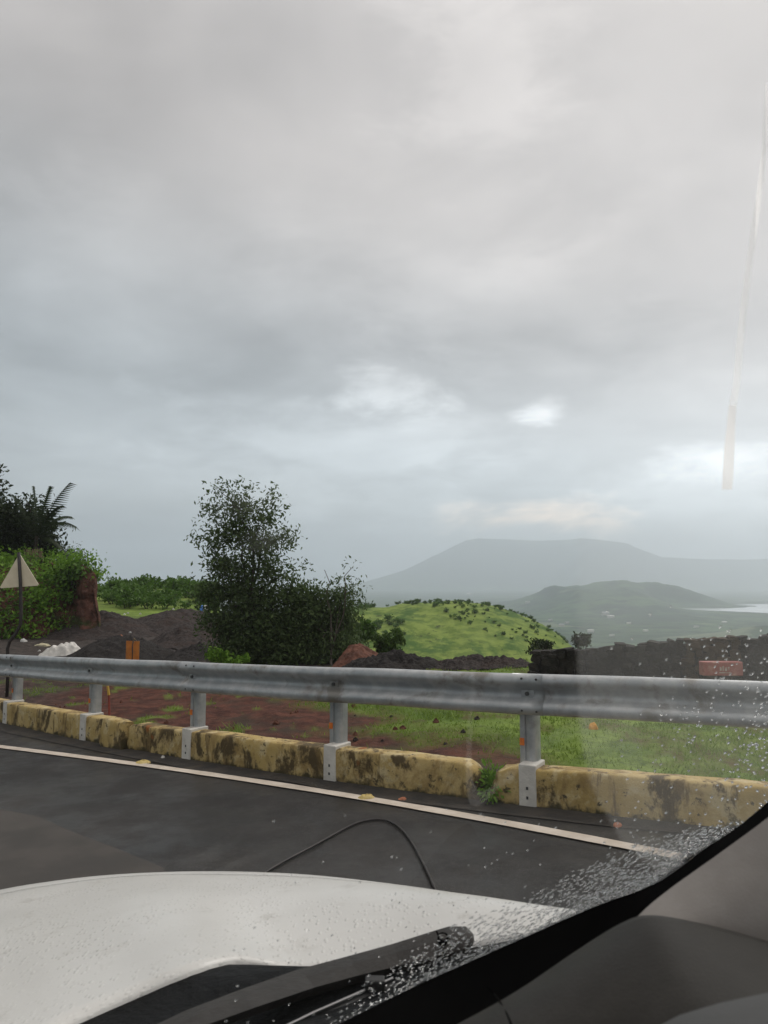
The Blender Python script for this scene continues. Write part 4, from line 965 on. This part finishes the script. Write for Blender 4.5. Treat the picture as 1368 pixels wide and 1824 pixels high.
def car():
    zr = float(zroad(0, 0))
    # outer shoulder of the bonnet and its rear edge, right corner first
    out = [cpx(1130, 1655, 1.03), cpx(1000, 1630, 1.05), cpx(850, 1597, 1.055), cpx(680, 1572, 1.05), cpx(520, 1556, 1.04), cpx(350, 1552, 1.01), cpx(200, 1558, .96), cpx(90, 1570, .90), cpx(0, 1585, .84), cpx(-110, 1612, .76)]
    zf = out[-1].z
    out += [cp(1.98, .40, zf - .02), cp(2.02, .15, zf - .02), cp(1.98, -.15, zf - .02), cp(1.80, -.50, zf + .01), cp(1.3, -.70, zf + .08), cp(.75, -.75, zf + .16), cp(.42, -.76, zf + .2)]
    rear = [cpx(1085, 1655, .98), cpx(960, 1662, .93), cpx(800, 1690, .86), cpx(640, 1722, .78), cpx(530, 1727, .73), cpx(480, 1719, .70), cpx(415, 1711, .66), cpx(340, 1732, .60), cpx(240, 1774, .54), cpx(130, 1822, .47), cpx(-40, 1900, .37)]
    zz = rear[-1].z
    rear += [cp(.93, .15, zz + .01), cp(.90, -.1, zz + .01), cp(.80, -.35, zz), cp(.65, -.55, zz), cp(.42, -.70, zz)]
    n = 120; O = resample(out, n); Q = resample(rear, n)
    rows = []
    def surf(i, s):
        p = Q[i].lerp(O[i], s); p.z += .018 * math.sin(s * math.pi) ; return p
    b = MB()
    for i in range(n):
        col_ = [Q[i] - Vector((0, 0, .03))] + [surf(i, s) for s in np.linspace(0, .90, 22)] + [surf(i, .903) - Vector((0, 0, .012))]
        rows.append(col_)
    b.grid(rows); b.build('bonnet', M['paint'], CAR, smooth=True)
    b = MB(); rows = []
    cc = cp(1.0, .15, 0)
    for i in range(n):
        o_ = O[i]; d = Vector((o_.x - cc.x, o_.y - cc.y, 0)).normalized()
        rows.append([surf(i, .913) - Vector((0, 0, .03)), surf(i, .910), surf(i, .955), o_, o_ + d * .018 + Vector((0, 0, -.012)), o_ + d * .032 + Vector((0, 0, -.05)), o_ + d * .04 + Vector((0, 0, -.16)), Vector((o_.x, o_.y, zr + .62)) + d * .05, Vector((o_.x, o_.y, zr + .30)) + d * .02, Vector((o_.x, o_.y, zr + .22)) - d * .05])
    b.grid(rows); b.build('fender', M['paint'], CAR, smooth=True)
    # windscreen: foot curve and head curve
    foot = [cp(.22, -.72, -.36), cp(.40, -.5, -.385), cp(.50, -.2, -.40), cp(.53, .1, -.40), cp(.50, .32, -.395), cpx(600, 1826, .51), cpx(750, 1752, .63), cpx(880, 1694, .72), cpx(1000, 1640, .79), cpx(1080, 1607, .83), cpx(1160, 1578, .86), cpx(1205, 1548, .87), cpx(1250, 1516, .87), cpx(1310, 1478, .865), cpx(1368, 1428, .86), cpx(1440, 1370, .85)]
    head = [cp(-.32, -.50, .44), cp(-.22, -.4, .455), cp(-.14, -.2, .47), cp(-.11, 0, .475), cp(-.11, .2, .475), cp(-.12, .3, .475), cp(-.15, .4, .47), cp(-.18, .46, .465), cp(-.22, .52, .46), cp(-.25, .56, .455), cp(-.28, .59, .45), cp(-.30, .61, .445), cp(-.32, .63, .44), cp(-.34, .645, .435), cp(-.36, .655, .43), cp(-.38, .665, .42)]
    # match parameters: index-wise interpolation
    def curve(ps, s):
        s = min(max(s, 0), .99999) * (len(ps) - 1); i = int(s); t = s - i; p0, p1, p2, p3 = ps[max(i - 1, 0)], ps[i], ps[i + 1], ps[min(i + 2, len(ps) - 1)]
        return .5 * ((2 * p1) + (p2 - p0) * t + (2 * p0 - 5 * p1 + 4 * p2 - p3) * t * t + (3 * p1 - p0 - 3 * p2 + p3) * t ** 3)
    def G(s, v):
        a, c = curve(foot, s), curve(head, s); p = a.lerp(c, v); k = math.sin(v * math.pi) * .035; return p + (HF * .6 + Vector((0, 0, .6))) * k
    Rcw = cam.rotation_euler.to_matrix().transposed()
    def topx(p): q = Rcw @ p; return (684 + q.x / -q.z * FPX, 912 - q.y / -q.z * FPX) if q.z < -.01 else (-9999, -9999)
    ns, nv_ = 300, 220; V = np.zeros((ns, nv_, 3)); reflection_dirt = np.zeros((ns, nv_)); PX = np.zeros((ns, nv_, 2))
    for i in range(ns):
        s = .25 + .75 * i / (ns - 1) if i > 60 else (i / 61) * .4
        for j in range(nv_):
            v = (j / (nv_ - 1)) ** 1.6; p = G(s, v); V[i, j] = p; PX[i, j] = topx(p)
    # reflection painted as a pale veil on the glass, right of a curve
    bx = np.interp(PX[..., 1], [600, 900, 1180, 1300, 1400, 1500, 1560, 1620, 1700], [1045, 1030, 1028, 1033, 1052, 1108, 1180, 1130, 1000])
    reflection_dirt = sm(PX[..., 0], bx - 3, bx + 3) * sm(PX[..., 1], 700, 1150)
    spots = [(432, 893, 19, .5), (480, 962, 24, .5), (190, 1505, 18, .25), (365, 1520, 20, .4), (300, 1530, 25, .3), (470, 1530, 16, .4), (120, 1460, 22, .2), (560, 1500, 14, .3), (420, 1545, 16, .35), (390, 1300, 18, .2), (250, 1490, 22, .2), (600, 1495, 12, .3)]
    for x, y, r_, a_ in spots: reflection_dirt = np.maximum(reflection_dirt, a_ * (1 - sm(np.hypot(PX[..., 0] - x, PX[..., 1] - y), r_ * .6, r_ * 1.1)))
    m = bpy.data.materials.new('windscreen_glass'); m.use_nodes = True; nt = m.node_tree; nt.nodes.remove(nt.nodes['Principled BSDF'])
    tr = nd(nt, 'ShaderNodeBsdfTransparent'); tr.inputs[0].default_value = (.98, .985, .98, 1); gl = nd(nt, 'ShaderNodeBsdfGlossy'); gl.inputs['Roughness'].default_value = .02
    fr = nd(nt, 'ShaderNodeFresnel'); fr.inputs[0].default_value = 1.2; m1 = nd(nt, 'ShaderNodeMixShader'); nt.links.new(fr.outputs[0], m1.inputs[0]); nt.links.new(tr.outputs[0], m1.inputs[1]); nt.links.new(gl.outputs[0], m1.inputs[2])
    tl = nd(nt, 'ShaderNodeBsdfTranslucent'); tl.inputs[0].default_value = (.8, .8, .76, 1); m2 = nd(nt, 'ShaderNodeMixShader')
    fa = nd(nt, 'ShaderNodeAttribute', attribute_name='reflection_dirt').outputs['Fac']; nz = noise(nt, nd(nt, 'ShaderNodeTexCoord').outputs['Object'], 9, 4, .6)
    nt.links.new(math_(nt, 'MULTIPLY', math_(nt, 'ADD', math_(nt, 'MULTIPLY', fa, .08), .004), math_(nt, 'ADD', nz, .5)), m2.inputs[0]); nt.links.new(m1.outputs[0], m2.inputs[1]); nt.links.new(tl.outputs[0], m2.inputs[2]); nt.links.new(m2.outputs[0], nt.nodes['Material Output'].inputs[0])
    i, j = np.meshgrid(np.arange(ns - 1), np.arange(nv_ - 1), indexing='ij'); F = np.stack([i * nv_ + j, (i + 1) * nv_ + j, (i + 1) * nv_ + j + 1, i * nv_ + j + 1], -1).reshape(-1, 4)
    glass = np_mesh('windscreen', V.reshape(-1, 3), F, m, CAR, smooth=True, attrs={'reflection_dirt': reflection_dirt.ravel()})
    # rain drops on it
    wm = bpy.data.materials.new('rain_water'); wm.use_nodes = True; nt = wm.node_tree; nt.nodes.remove(nt.nodes['Principled BSDF']); gb = nd(nt, 'ShaderNodeBsdfGlass'); gb.inputs['IOR'].default_value = 1.33; gb.inputs['Roughness'].default_value = .0
    nt.links.new(gb.outputs[0], nt.nodes['Material Output'].inputs[0])
    g = np.random.default_rng(77); drops = MB(); cnt = 0; tries = 0
    up = Vector((0, 0, 1))
    bandx = [560, 640, 700, 840, 940, 1020, 1100, 1200, 1310]; bandy = [1830, 1770, 1722, 1640, 1606, 1560, 1520, 1492, 1480]
    while cnt < 4600 and tries < 120000:
        tries += 1; s = g.uniform(.28, .999); v = g.random() ** 1.9 * .9; p = G(s, v); x, y = topx(p)
        if not (-20 < x < 1400 and 600 < y < 1840): continue
        by = np.interp(x, bandx, bandy)
        in_band = x > 560 and y > by - 4 + g.normal() * 6
        if in_band: dens = .25 + .75 * float(sm(x, 640, 800)); big = 0
        elif x > 1040 and y > 1080: dens = .03 + .20 * sm(x, 1060, 1330) * sm(y, 1060, 1200) * (1 - sm(y, 1290, 1420)); big = 1
        elif y > 1400 and x < 1000: dens = .035; big = 2
        else: continue
        if g.random() > dens: continue
        e = 1e-3; du = (G(min(s + e, .9999), v) - G(s - e, v)).normalized(); dv = (G(s, v + e) - G(s, max(v - e, 0))).normalized(); nn = du.cross(dv).normalized()
        if nn.dot(HF) < 0: nn = -nn
        sc = p.length / .75
        if big == 0: ln, wd, th = g.uniform(.0012, .006) * sc, g.uniform(.0003, .00062) * sc, .0005; ang = R(26) + g.normal() * .12
        elif big == 1: ln, wd, th = g.uniform(.001, .0038) * sc, g.uniform(.0007, .0014) * sc, .0008; ang = R(50) + g.normal() * .3
        else: ln, wd, th = g.uniform(.001, .002) * sc, g.uniform(.001, .0016) * sc, .0007; ang = g.uniform(0, 3)
        # direction on the glass that shows as 'ang' above the horizontal in the picture
        cx_, cy_ = math.cos(ang), math.sin(ang); a0 = topx(p + du * .004); a1 = topx(p + dv * .004)
        J = np.array([[a0[0] - x, a1[0] - x], [-(a0[1] - y), -(a1[1] - y)]]); co = np.linalg.lstsq(J, np.array([cx_, cy_]), rcond=None)[0]
        d = (du * co[0] + dv * co[1]).normalized(); w = nn.cross(d)
        base = p + nn * .0003; rows = []
        if big == 2: ln2 = ln / 2
        for k in range(4):
            t = k / 3 * math.pi / 2; rr = math.cos(t); rows.append([base + d * (ln / 2 * rr * math.cos(q)) + w * (wd * rr * math.sin(q)) + nn * (th * math.sin(t)) for q in np.linspace(0, 2 * math.pi, 9)[:-1]])
        b0 = len(drops.v); drops.grid(rows, closed=True); drops.f.append(tuple(b0 + k for k in range(8))[::-1]); cnt += 1
    print('drops', cnt, tries)
    o = drops.build('rain_drops', wm, glass, smooth=True); o['kind'] = 'stuff'
    # glare down the right of the glass, painted as a pale translucent ribbon
    def onglass(x, y):
        d2 = (PX[..., 0] - x) ** 2 + (PX[..., 1] - y) ** 2; i, j = np.unravel_index(np.argmin(d2), d2.shape); dist = Vector(V[i, j]).length
        return pxdir(x, y).normalized() * dist
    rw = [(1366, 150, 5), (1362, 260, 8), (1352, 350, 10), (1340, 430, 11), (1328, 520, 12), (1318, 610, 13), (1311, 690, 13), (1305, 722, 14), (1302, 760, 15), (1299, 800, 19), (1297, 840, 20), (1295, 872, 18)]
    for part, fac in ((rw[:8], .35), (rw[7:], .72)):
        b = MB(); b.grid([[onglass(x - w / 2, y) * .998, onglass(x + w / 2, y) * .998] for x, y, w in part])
        ms = bpy.data.materials.new('glare_streak'); ms.use_nodes = True; nt = ms.node_tree; nt.nodes.remove(nt.nodes['Principled BSDF'])
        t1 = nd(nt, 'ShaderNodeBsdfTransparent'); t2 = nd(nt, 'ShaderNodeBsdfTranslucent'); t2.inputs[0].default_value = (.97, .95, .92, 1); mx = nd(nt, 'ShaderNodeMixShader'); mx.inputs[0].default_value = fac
        nt.links.new(t1.outputs[0], mx.inputs[1]); nt.links.new(t2.outputs[0], mx.inputs[2]); nt.links.new(mx.outputs[0], nt.nodes['Material Output'].inputs[0]); b.build('glare_streak', ms, glass)
    # black band round the glass (inside of the screen), widened below as painted shade
    def off(x, y, dx, dy, k=.985): q = onglass(x, y) * k; r_ = q.length; return q, pxdir(x + dx, y + dy).normalized() * r_ * .985
    bnd = [(520, 1862, 80, 260), (600, 1826, 80, 260), (750, 1752, 80, 220), (880, 1694, 60, 170), (1000, 1640, 50, 120), (1080, 1607, 40, 80), (1160, 1578, 14, 40), (1205, 1550, 12, 26), (1250, 1516, 14, 24), (1310, 1476, 14, 25), (1368, 1428, 18, 27), (1440, 1366, 22, 30), (1560, 1260, 26, 34)]
    A_, B_ = [], []
    for x, y, dx, dy in bnd:
        p, q = off(min(x, 1430), min(y, 1835), 0, 0); r_ = p.length; A_.append(pxdir(x, y).normalized() * r_); B_.append(pxdir(x + dx, y + dy).normalized() * r_ * .97)
    A2, B2 = resample(A_, 60), resample(B_, 60); b = MB(); b.grid([[a_, b_] for a_, b_ in zip(A2, B2)]); b.build('windscreen_band_shade', M['frit'], CAR, smooth=True)
    # pillar trim
    tp = [(1120, 1650, .60), (1150, 1618, .60), (1200, 1578, .605), (1280, 1521, .61), (1368, 1456, .62), (1460, 1380, .62), (1600, 1270, .62)]
    bt = [(1125, 1690, .57), (1170, 1690, .57), (1230, 1700, .57), (1300, 1720, .57), (1400, 1750, .57), (1520, 1800, .57), (1700, 1850, .55)]
    T1 = resample([at(*p) for p in tp], 30); T2 = resample([at(*p) for p in bt], 30); b = MB()
    b.grid([[p.lerp(q, s) + Vector((0, -.012 * math.sin(s * math.pi), .0)) for s in np.linspace(0, 1, 10)] for p, q in zip(T1, T2)]); b.build('pillar_trim', M['trim'], CAR, smooth=True)
    # dashboard
    e0 = [(380, 2060, .50), (520, 1990, .52), (700, 1905, .545), (900, 1780, .57), (1030, 1690, .58), (1110, 1640, .575), (1160, 1627, .565), (1260, 1644, .555), (1368, 1673, .54), (1520, 1720, .52)]
    e1 = [(420, 2100, .44), (580, 2000, .46), (760, 1880, .48), (960, 1790, .50), (1080, 1740, .505), (1150, 1725, .50), (1210, 1730, .49), (1300, 1750, .48), (1400, 1775, .47), (1540, 1810, .46)]
    e2 = [(500, 2300, .38), (640, 2200, .39), (800, 2080, .41), (980, 1980, .43), (1100, 1930, .44), (1180, 1900, .435), (1250, 1900, .43), (1340, 1900, .42), (1440, 1910, .41), (1560, 1930, .40)]
    E = [resample([at(*p) for p in e], 60) for e in (e0, e1, e2)]; b = MB(); rows = []
    for k in range(60):
        p0, p1, p2 = E[0][k], E[1][k], E[2][k]; col_ = [p0 - Vector((0, 0, .05)), p0 - Vector((0, 0, .004))]
        for t in np.linspace(0.02, 1, 24): col_.append(p0 * (1 - t) * (1 - 2 * t) + p1 * 4 * t * (1 - t) + p2 * t * (2 * t - 1))
        rows.append(col_)
    b.grid(rows); dash = b.build('dashboard', M['dash'], CAR, smooth=True)
    def ondash(x, y):
        best = min(((Vector(p) for r_ in rows for p in r_)), key=lambda p: (topx(p)[0] - x) ** 2 + (topx(p)[1] - y) ** 2); return pxdir(x, y).normalized() * (best.length - .0012)
    b = MB(); b.tube([ondash(x, y) for x, y in [(868, 1757), (880, 1770), (893, 1788), (903, 1806), (912, 1826), (922, 1850)]], .0006, 6); b.build('seam', M['frit'], dash)
    b = MB(); pts = [(1150, 1840), (1210, 1808), (1280, 1787), (1368, 1768), (1440, 1755)]
    b.grid([[at(x, y, .40), at(x + 10, y + 60, .37), at(x + 20, y + 160, .34)] for x, y in pts]); b.build('binnacle_edge', mat('grey_plastic', (.065, .066, .066), (.075, .076, .076), 30, .6, .2, 300, bdist=.001, spec=.15), dash, smooth=True)
    # cowl under the glass
    Qc = resample(rear, 80); b = MB(); rows = []
    for k in range(80):
        p = Qc[k]; s = .999 - k / 79 * .999; f_ = curve(foot, s * .93 + .0); r_ = []
        for t in np.linspace(0, 1, 14):
            q = (p - Vector((0, 0, .004))).lerp(f_ + HF * .02 + Vector((0, 0, -.03)), t); q.z += -.028 * math.sin(t * math.pi); r_.append(q)
        rows.append(r_)
    b.grid(rows); b.build('cowl', M['cowl'], CAR, smooth=True)
    # wiper: arm with capped head, nut, blade and its steel strip
    wr = empty('wiper', cpx(800, 1670, .78)); wr.parent = CAR; wr.location = cpx(800, 1670, .78) - CAR.location
    top_ = [(842, 1662, .790), (830, 1650, .790), (800, 1650, .785), (776, 1657, .78), (700, 1681, .745), (620, 1703, .705), (530, 1727, .66), (430, 1762, .58), (330, 1800, .52), (230, 1848, .47)]
    bot_ = [(845, 1676, .770), (842, 1684, .765), (815, 1692, .760), (790, 1699, .755), (712, 1720, .72), (640, 1737, .68), (560, 1759, .635), (450, 1796, .555), (350, 1832, .50), (250, 1872, .45)]
    T_ = [cpx(*p) for p in top_]; B__ = [cpx(*p) for p in bot_]; b = MB(); rows = []
    for p, q in zip(T_, B__):
        d = Vector((0, 0, -1)) * .012 + HF * .008; rows.append([p, p.lerp(q, .5) + Vector((0, -.002, .003)), q, q + d, p + d])
    b.grid(rows[3:], closed=True); b.add(rows[3], [(0, 1, 2, 3, 4)]); b.build('arm', M['arm'], wr)
    b = MB(); hr_ = rows[:3] + [[rows[2][q].lerp(rows[3][q], .88) for q in range(5)]]
    b.grid(hr_, closed=True); b.add(hr_[0], [(0, 1, 2, 3, 4)]); b.add(hr_[-1], [(4, 3, 2, 1, 0)]); b.build('head_cap', M['arm'], wr, smooth=True)
    b = MB(); kp = [rows[2][q].lerp(rows[3][q], .94) for q in range(3)]; b.tube([p + Vector((0, 0, -.002)) for p in kp], .0022, 6); b.build('head_seam', M['frit'], wr)
    c = cpx(789, 1671, .764); nrm = -(c.normalized()) * .5 + Vector((0, 0, .7)); nrm.normalize(); b = MB(); b.tube([c - nrm * .004, c + nrm * .0018], [.0068, .0066], 18); b.build('nut_ring', M['frit'], wr)
    b = MB(); b.tube([c + nrm * .0015, c + nrm * .0028], [.0046, .0036], 12); b.build('nut', M['arm'], wr)
    bl = [(700, 1742, .70), (640, 1768, .665), (560, 1803, .62), (500, 1832, .585), (420, 1870, .54)]
    P_ = [cpx(*p) for p in bl]; b = MB(); b.tube(P_, .0016, 6); b.build('steel_strip', M['chrome'], wr)
    b = MB(); b.tube([p + Vector((0, 0, -.009)) - HF * .004 for p in P_], .0065, 8); b.build('blade', M['rubber'], wr)
    b = MB(); b.box(cpx(668, 1752, .68), (.022, .014, .012)); b.build('clip', M['rubber'], wr, bevel=.002)
    # the rest of the shell, out of the picture
    def panel(name, pts, mt, th=.02, par=CAR):
        s = MB(); n_ = len(pts); nn = (pts[1] - pts[0]).cross(pts[2] - pts[0]).normalized() * th
        s.add(pts + [p + nn for p in pts], [tuple(range(n_))[::-1], tuple(range(n_, 2 * n_))] + [(k, (k + 1) % n_, n_ + (k + 1) % n_, n_ + k) for k in range(n_)]); return s.build(name, mt, par)
    cen = .15
    b = MB(); rows = []; rows2 = []
    for f_, zz_ in ((-.12, .49), (-.4, .52), (-1.0, .54), (-1.7, .52), (-2.2, .45)):
        e = .0 if f_ > -.2 else .14
        rows.append([cp(f_ - .16 * abs(q) ** 2, cen + q * (.50 + e * .3), zz_ - .06 * abs(q) ** 3) for q in np.linspace(-1, 1, 15)])
    b.grid(rows); b.build('roof', M['paint'], CAR, smooth=True)
    b = MB(); b.grid([[p - Vector((0, 0, .03)) for p in r_] for r_ in rows]); b.build('headliner', M['liner'], CAR, smooth=True)
    for sgn in (1, -1):
        r0 = cen + sgn * .88; r1 = cen + sgn * .56
        if sgn > 0: body = [cp(.30, 1.03, -.62), cp(-2.6, r0, -.60), cp(-2.6, r0, zr + .3), cp(.30, 1.03, zr + .3)]
        else: body = [cp(.40, r0, -.62), cp(.40, r0, zr + .3), cp(-2.6, r0, zr + .3), cp(-2.6, r0, -.60)]
        panel('side_panel', body, M['paint'])
        pil = [cp(-.9, r0 - sgn * .02, -.6), cp(-1.0, r0 - sgn * .02, -.6), cp(-1.08, r1, .46), cp(-.98, r1, .46)]
        b = MB(); b.tube([(pil[0] + pil[1]) / 2, (pil[2] + pil[3]) / 2], .05, 6); b.build('door_pillar', M['liner'], CAR)
        b = MB(); b.tube([cp(-2.3, r0 - sgn * .02, -.6), cp(-2.15, r1, .44)], .07, 6); b.build('door_pillar', M['liner'], CAR)
        if sgn < 0: b = MB(); b.tube([cp(.25, r0 + .05, -.40), cp(-.32, r1 + .04, .44)], .035, 6); b.build('front_pillar', M['rubber'], CAR)
        else: b = MB(); b.tube([cp(.02, .93, -.30), cp(-.40, .70, .42)], .03, 6); b.build('front_pillar', M['rubber'], CAR)
        for f_ in (1.35, -1.75):
            b = MB(); c0 = cp(f_, cen + sgn * .68, zr + .34); c1 = cp(f_, cen + sgn * .86, zr + .34); b.tube([c0, c0.lerp(c1, .1), c0.lerp(c1, .9), c1], [.28, .34, .34, .28], 28); w_ = b.build('wheel', M['rubber'], CAR, smooth=False)
            b = MB(); b.tube([c1 - HR * sgn * .02, c1 + HR * sgn * .008], [.22, .2], 20); b.build('rim', M['galv'], w_)
    panel('tailgate', [cp(-2.6, cen - .86, -.6), cp(-2.6, cen - .86, zr + .3), cp(-2.6, cen + .86, zr + .3), cp(-2.6, cen + .86, -.6)], M['paint'])
    panel('floor_pan', [cp(.45, cen - .8, zr + .28), cp(-2.55, cen - .8, zr + .28), cp(-2.55, cen + .8, zr + .28), cp(.45, cen + .8, zr + .28)], M['rubber'])
car()

# ---------------------------------------------------------------- air
def haze():
    m = bpy.data.materials.new('haze_air'); m.use_nodes = True; nt = m.node_tree; nt.nodes.remove(nt.nodes['Principled BSDF'])
    pv = nd(nt, 'ShaderNodeVolumePrincipled'); pv.inputs['Color'].default_value = (.84, .918, 1.0, 1); pv.inputs['Density'].default_value = .00026; pv.inputs['Anisotropy'].default_value = 0.5
    nt.links.new(pv.outputs[0], nt.nodes['Material Output'].inputs['Volume'])
    b = MB(); b.box((0, 0, (-160 + 500) / 2), (21000, 21000, 660)); o = b.build('haze', m); tag(o, kind='stuff')
haze()
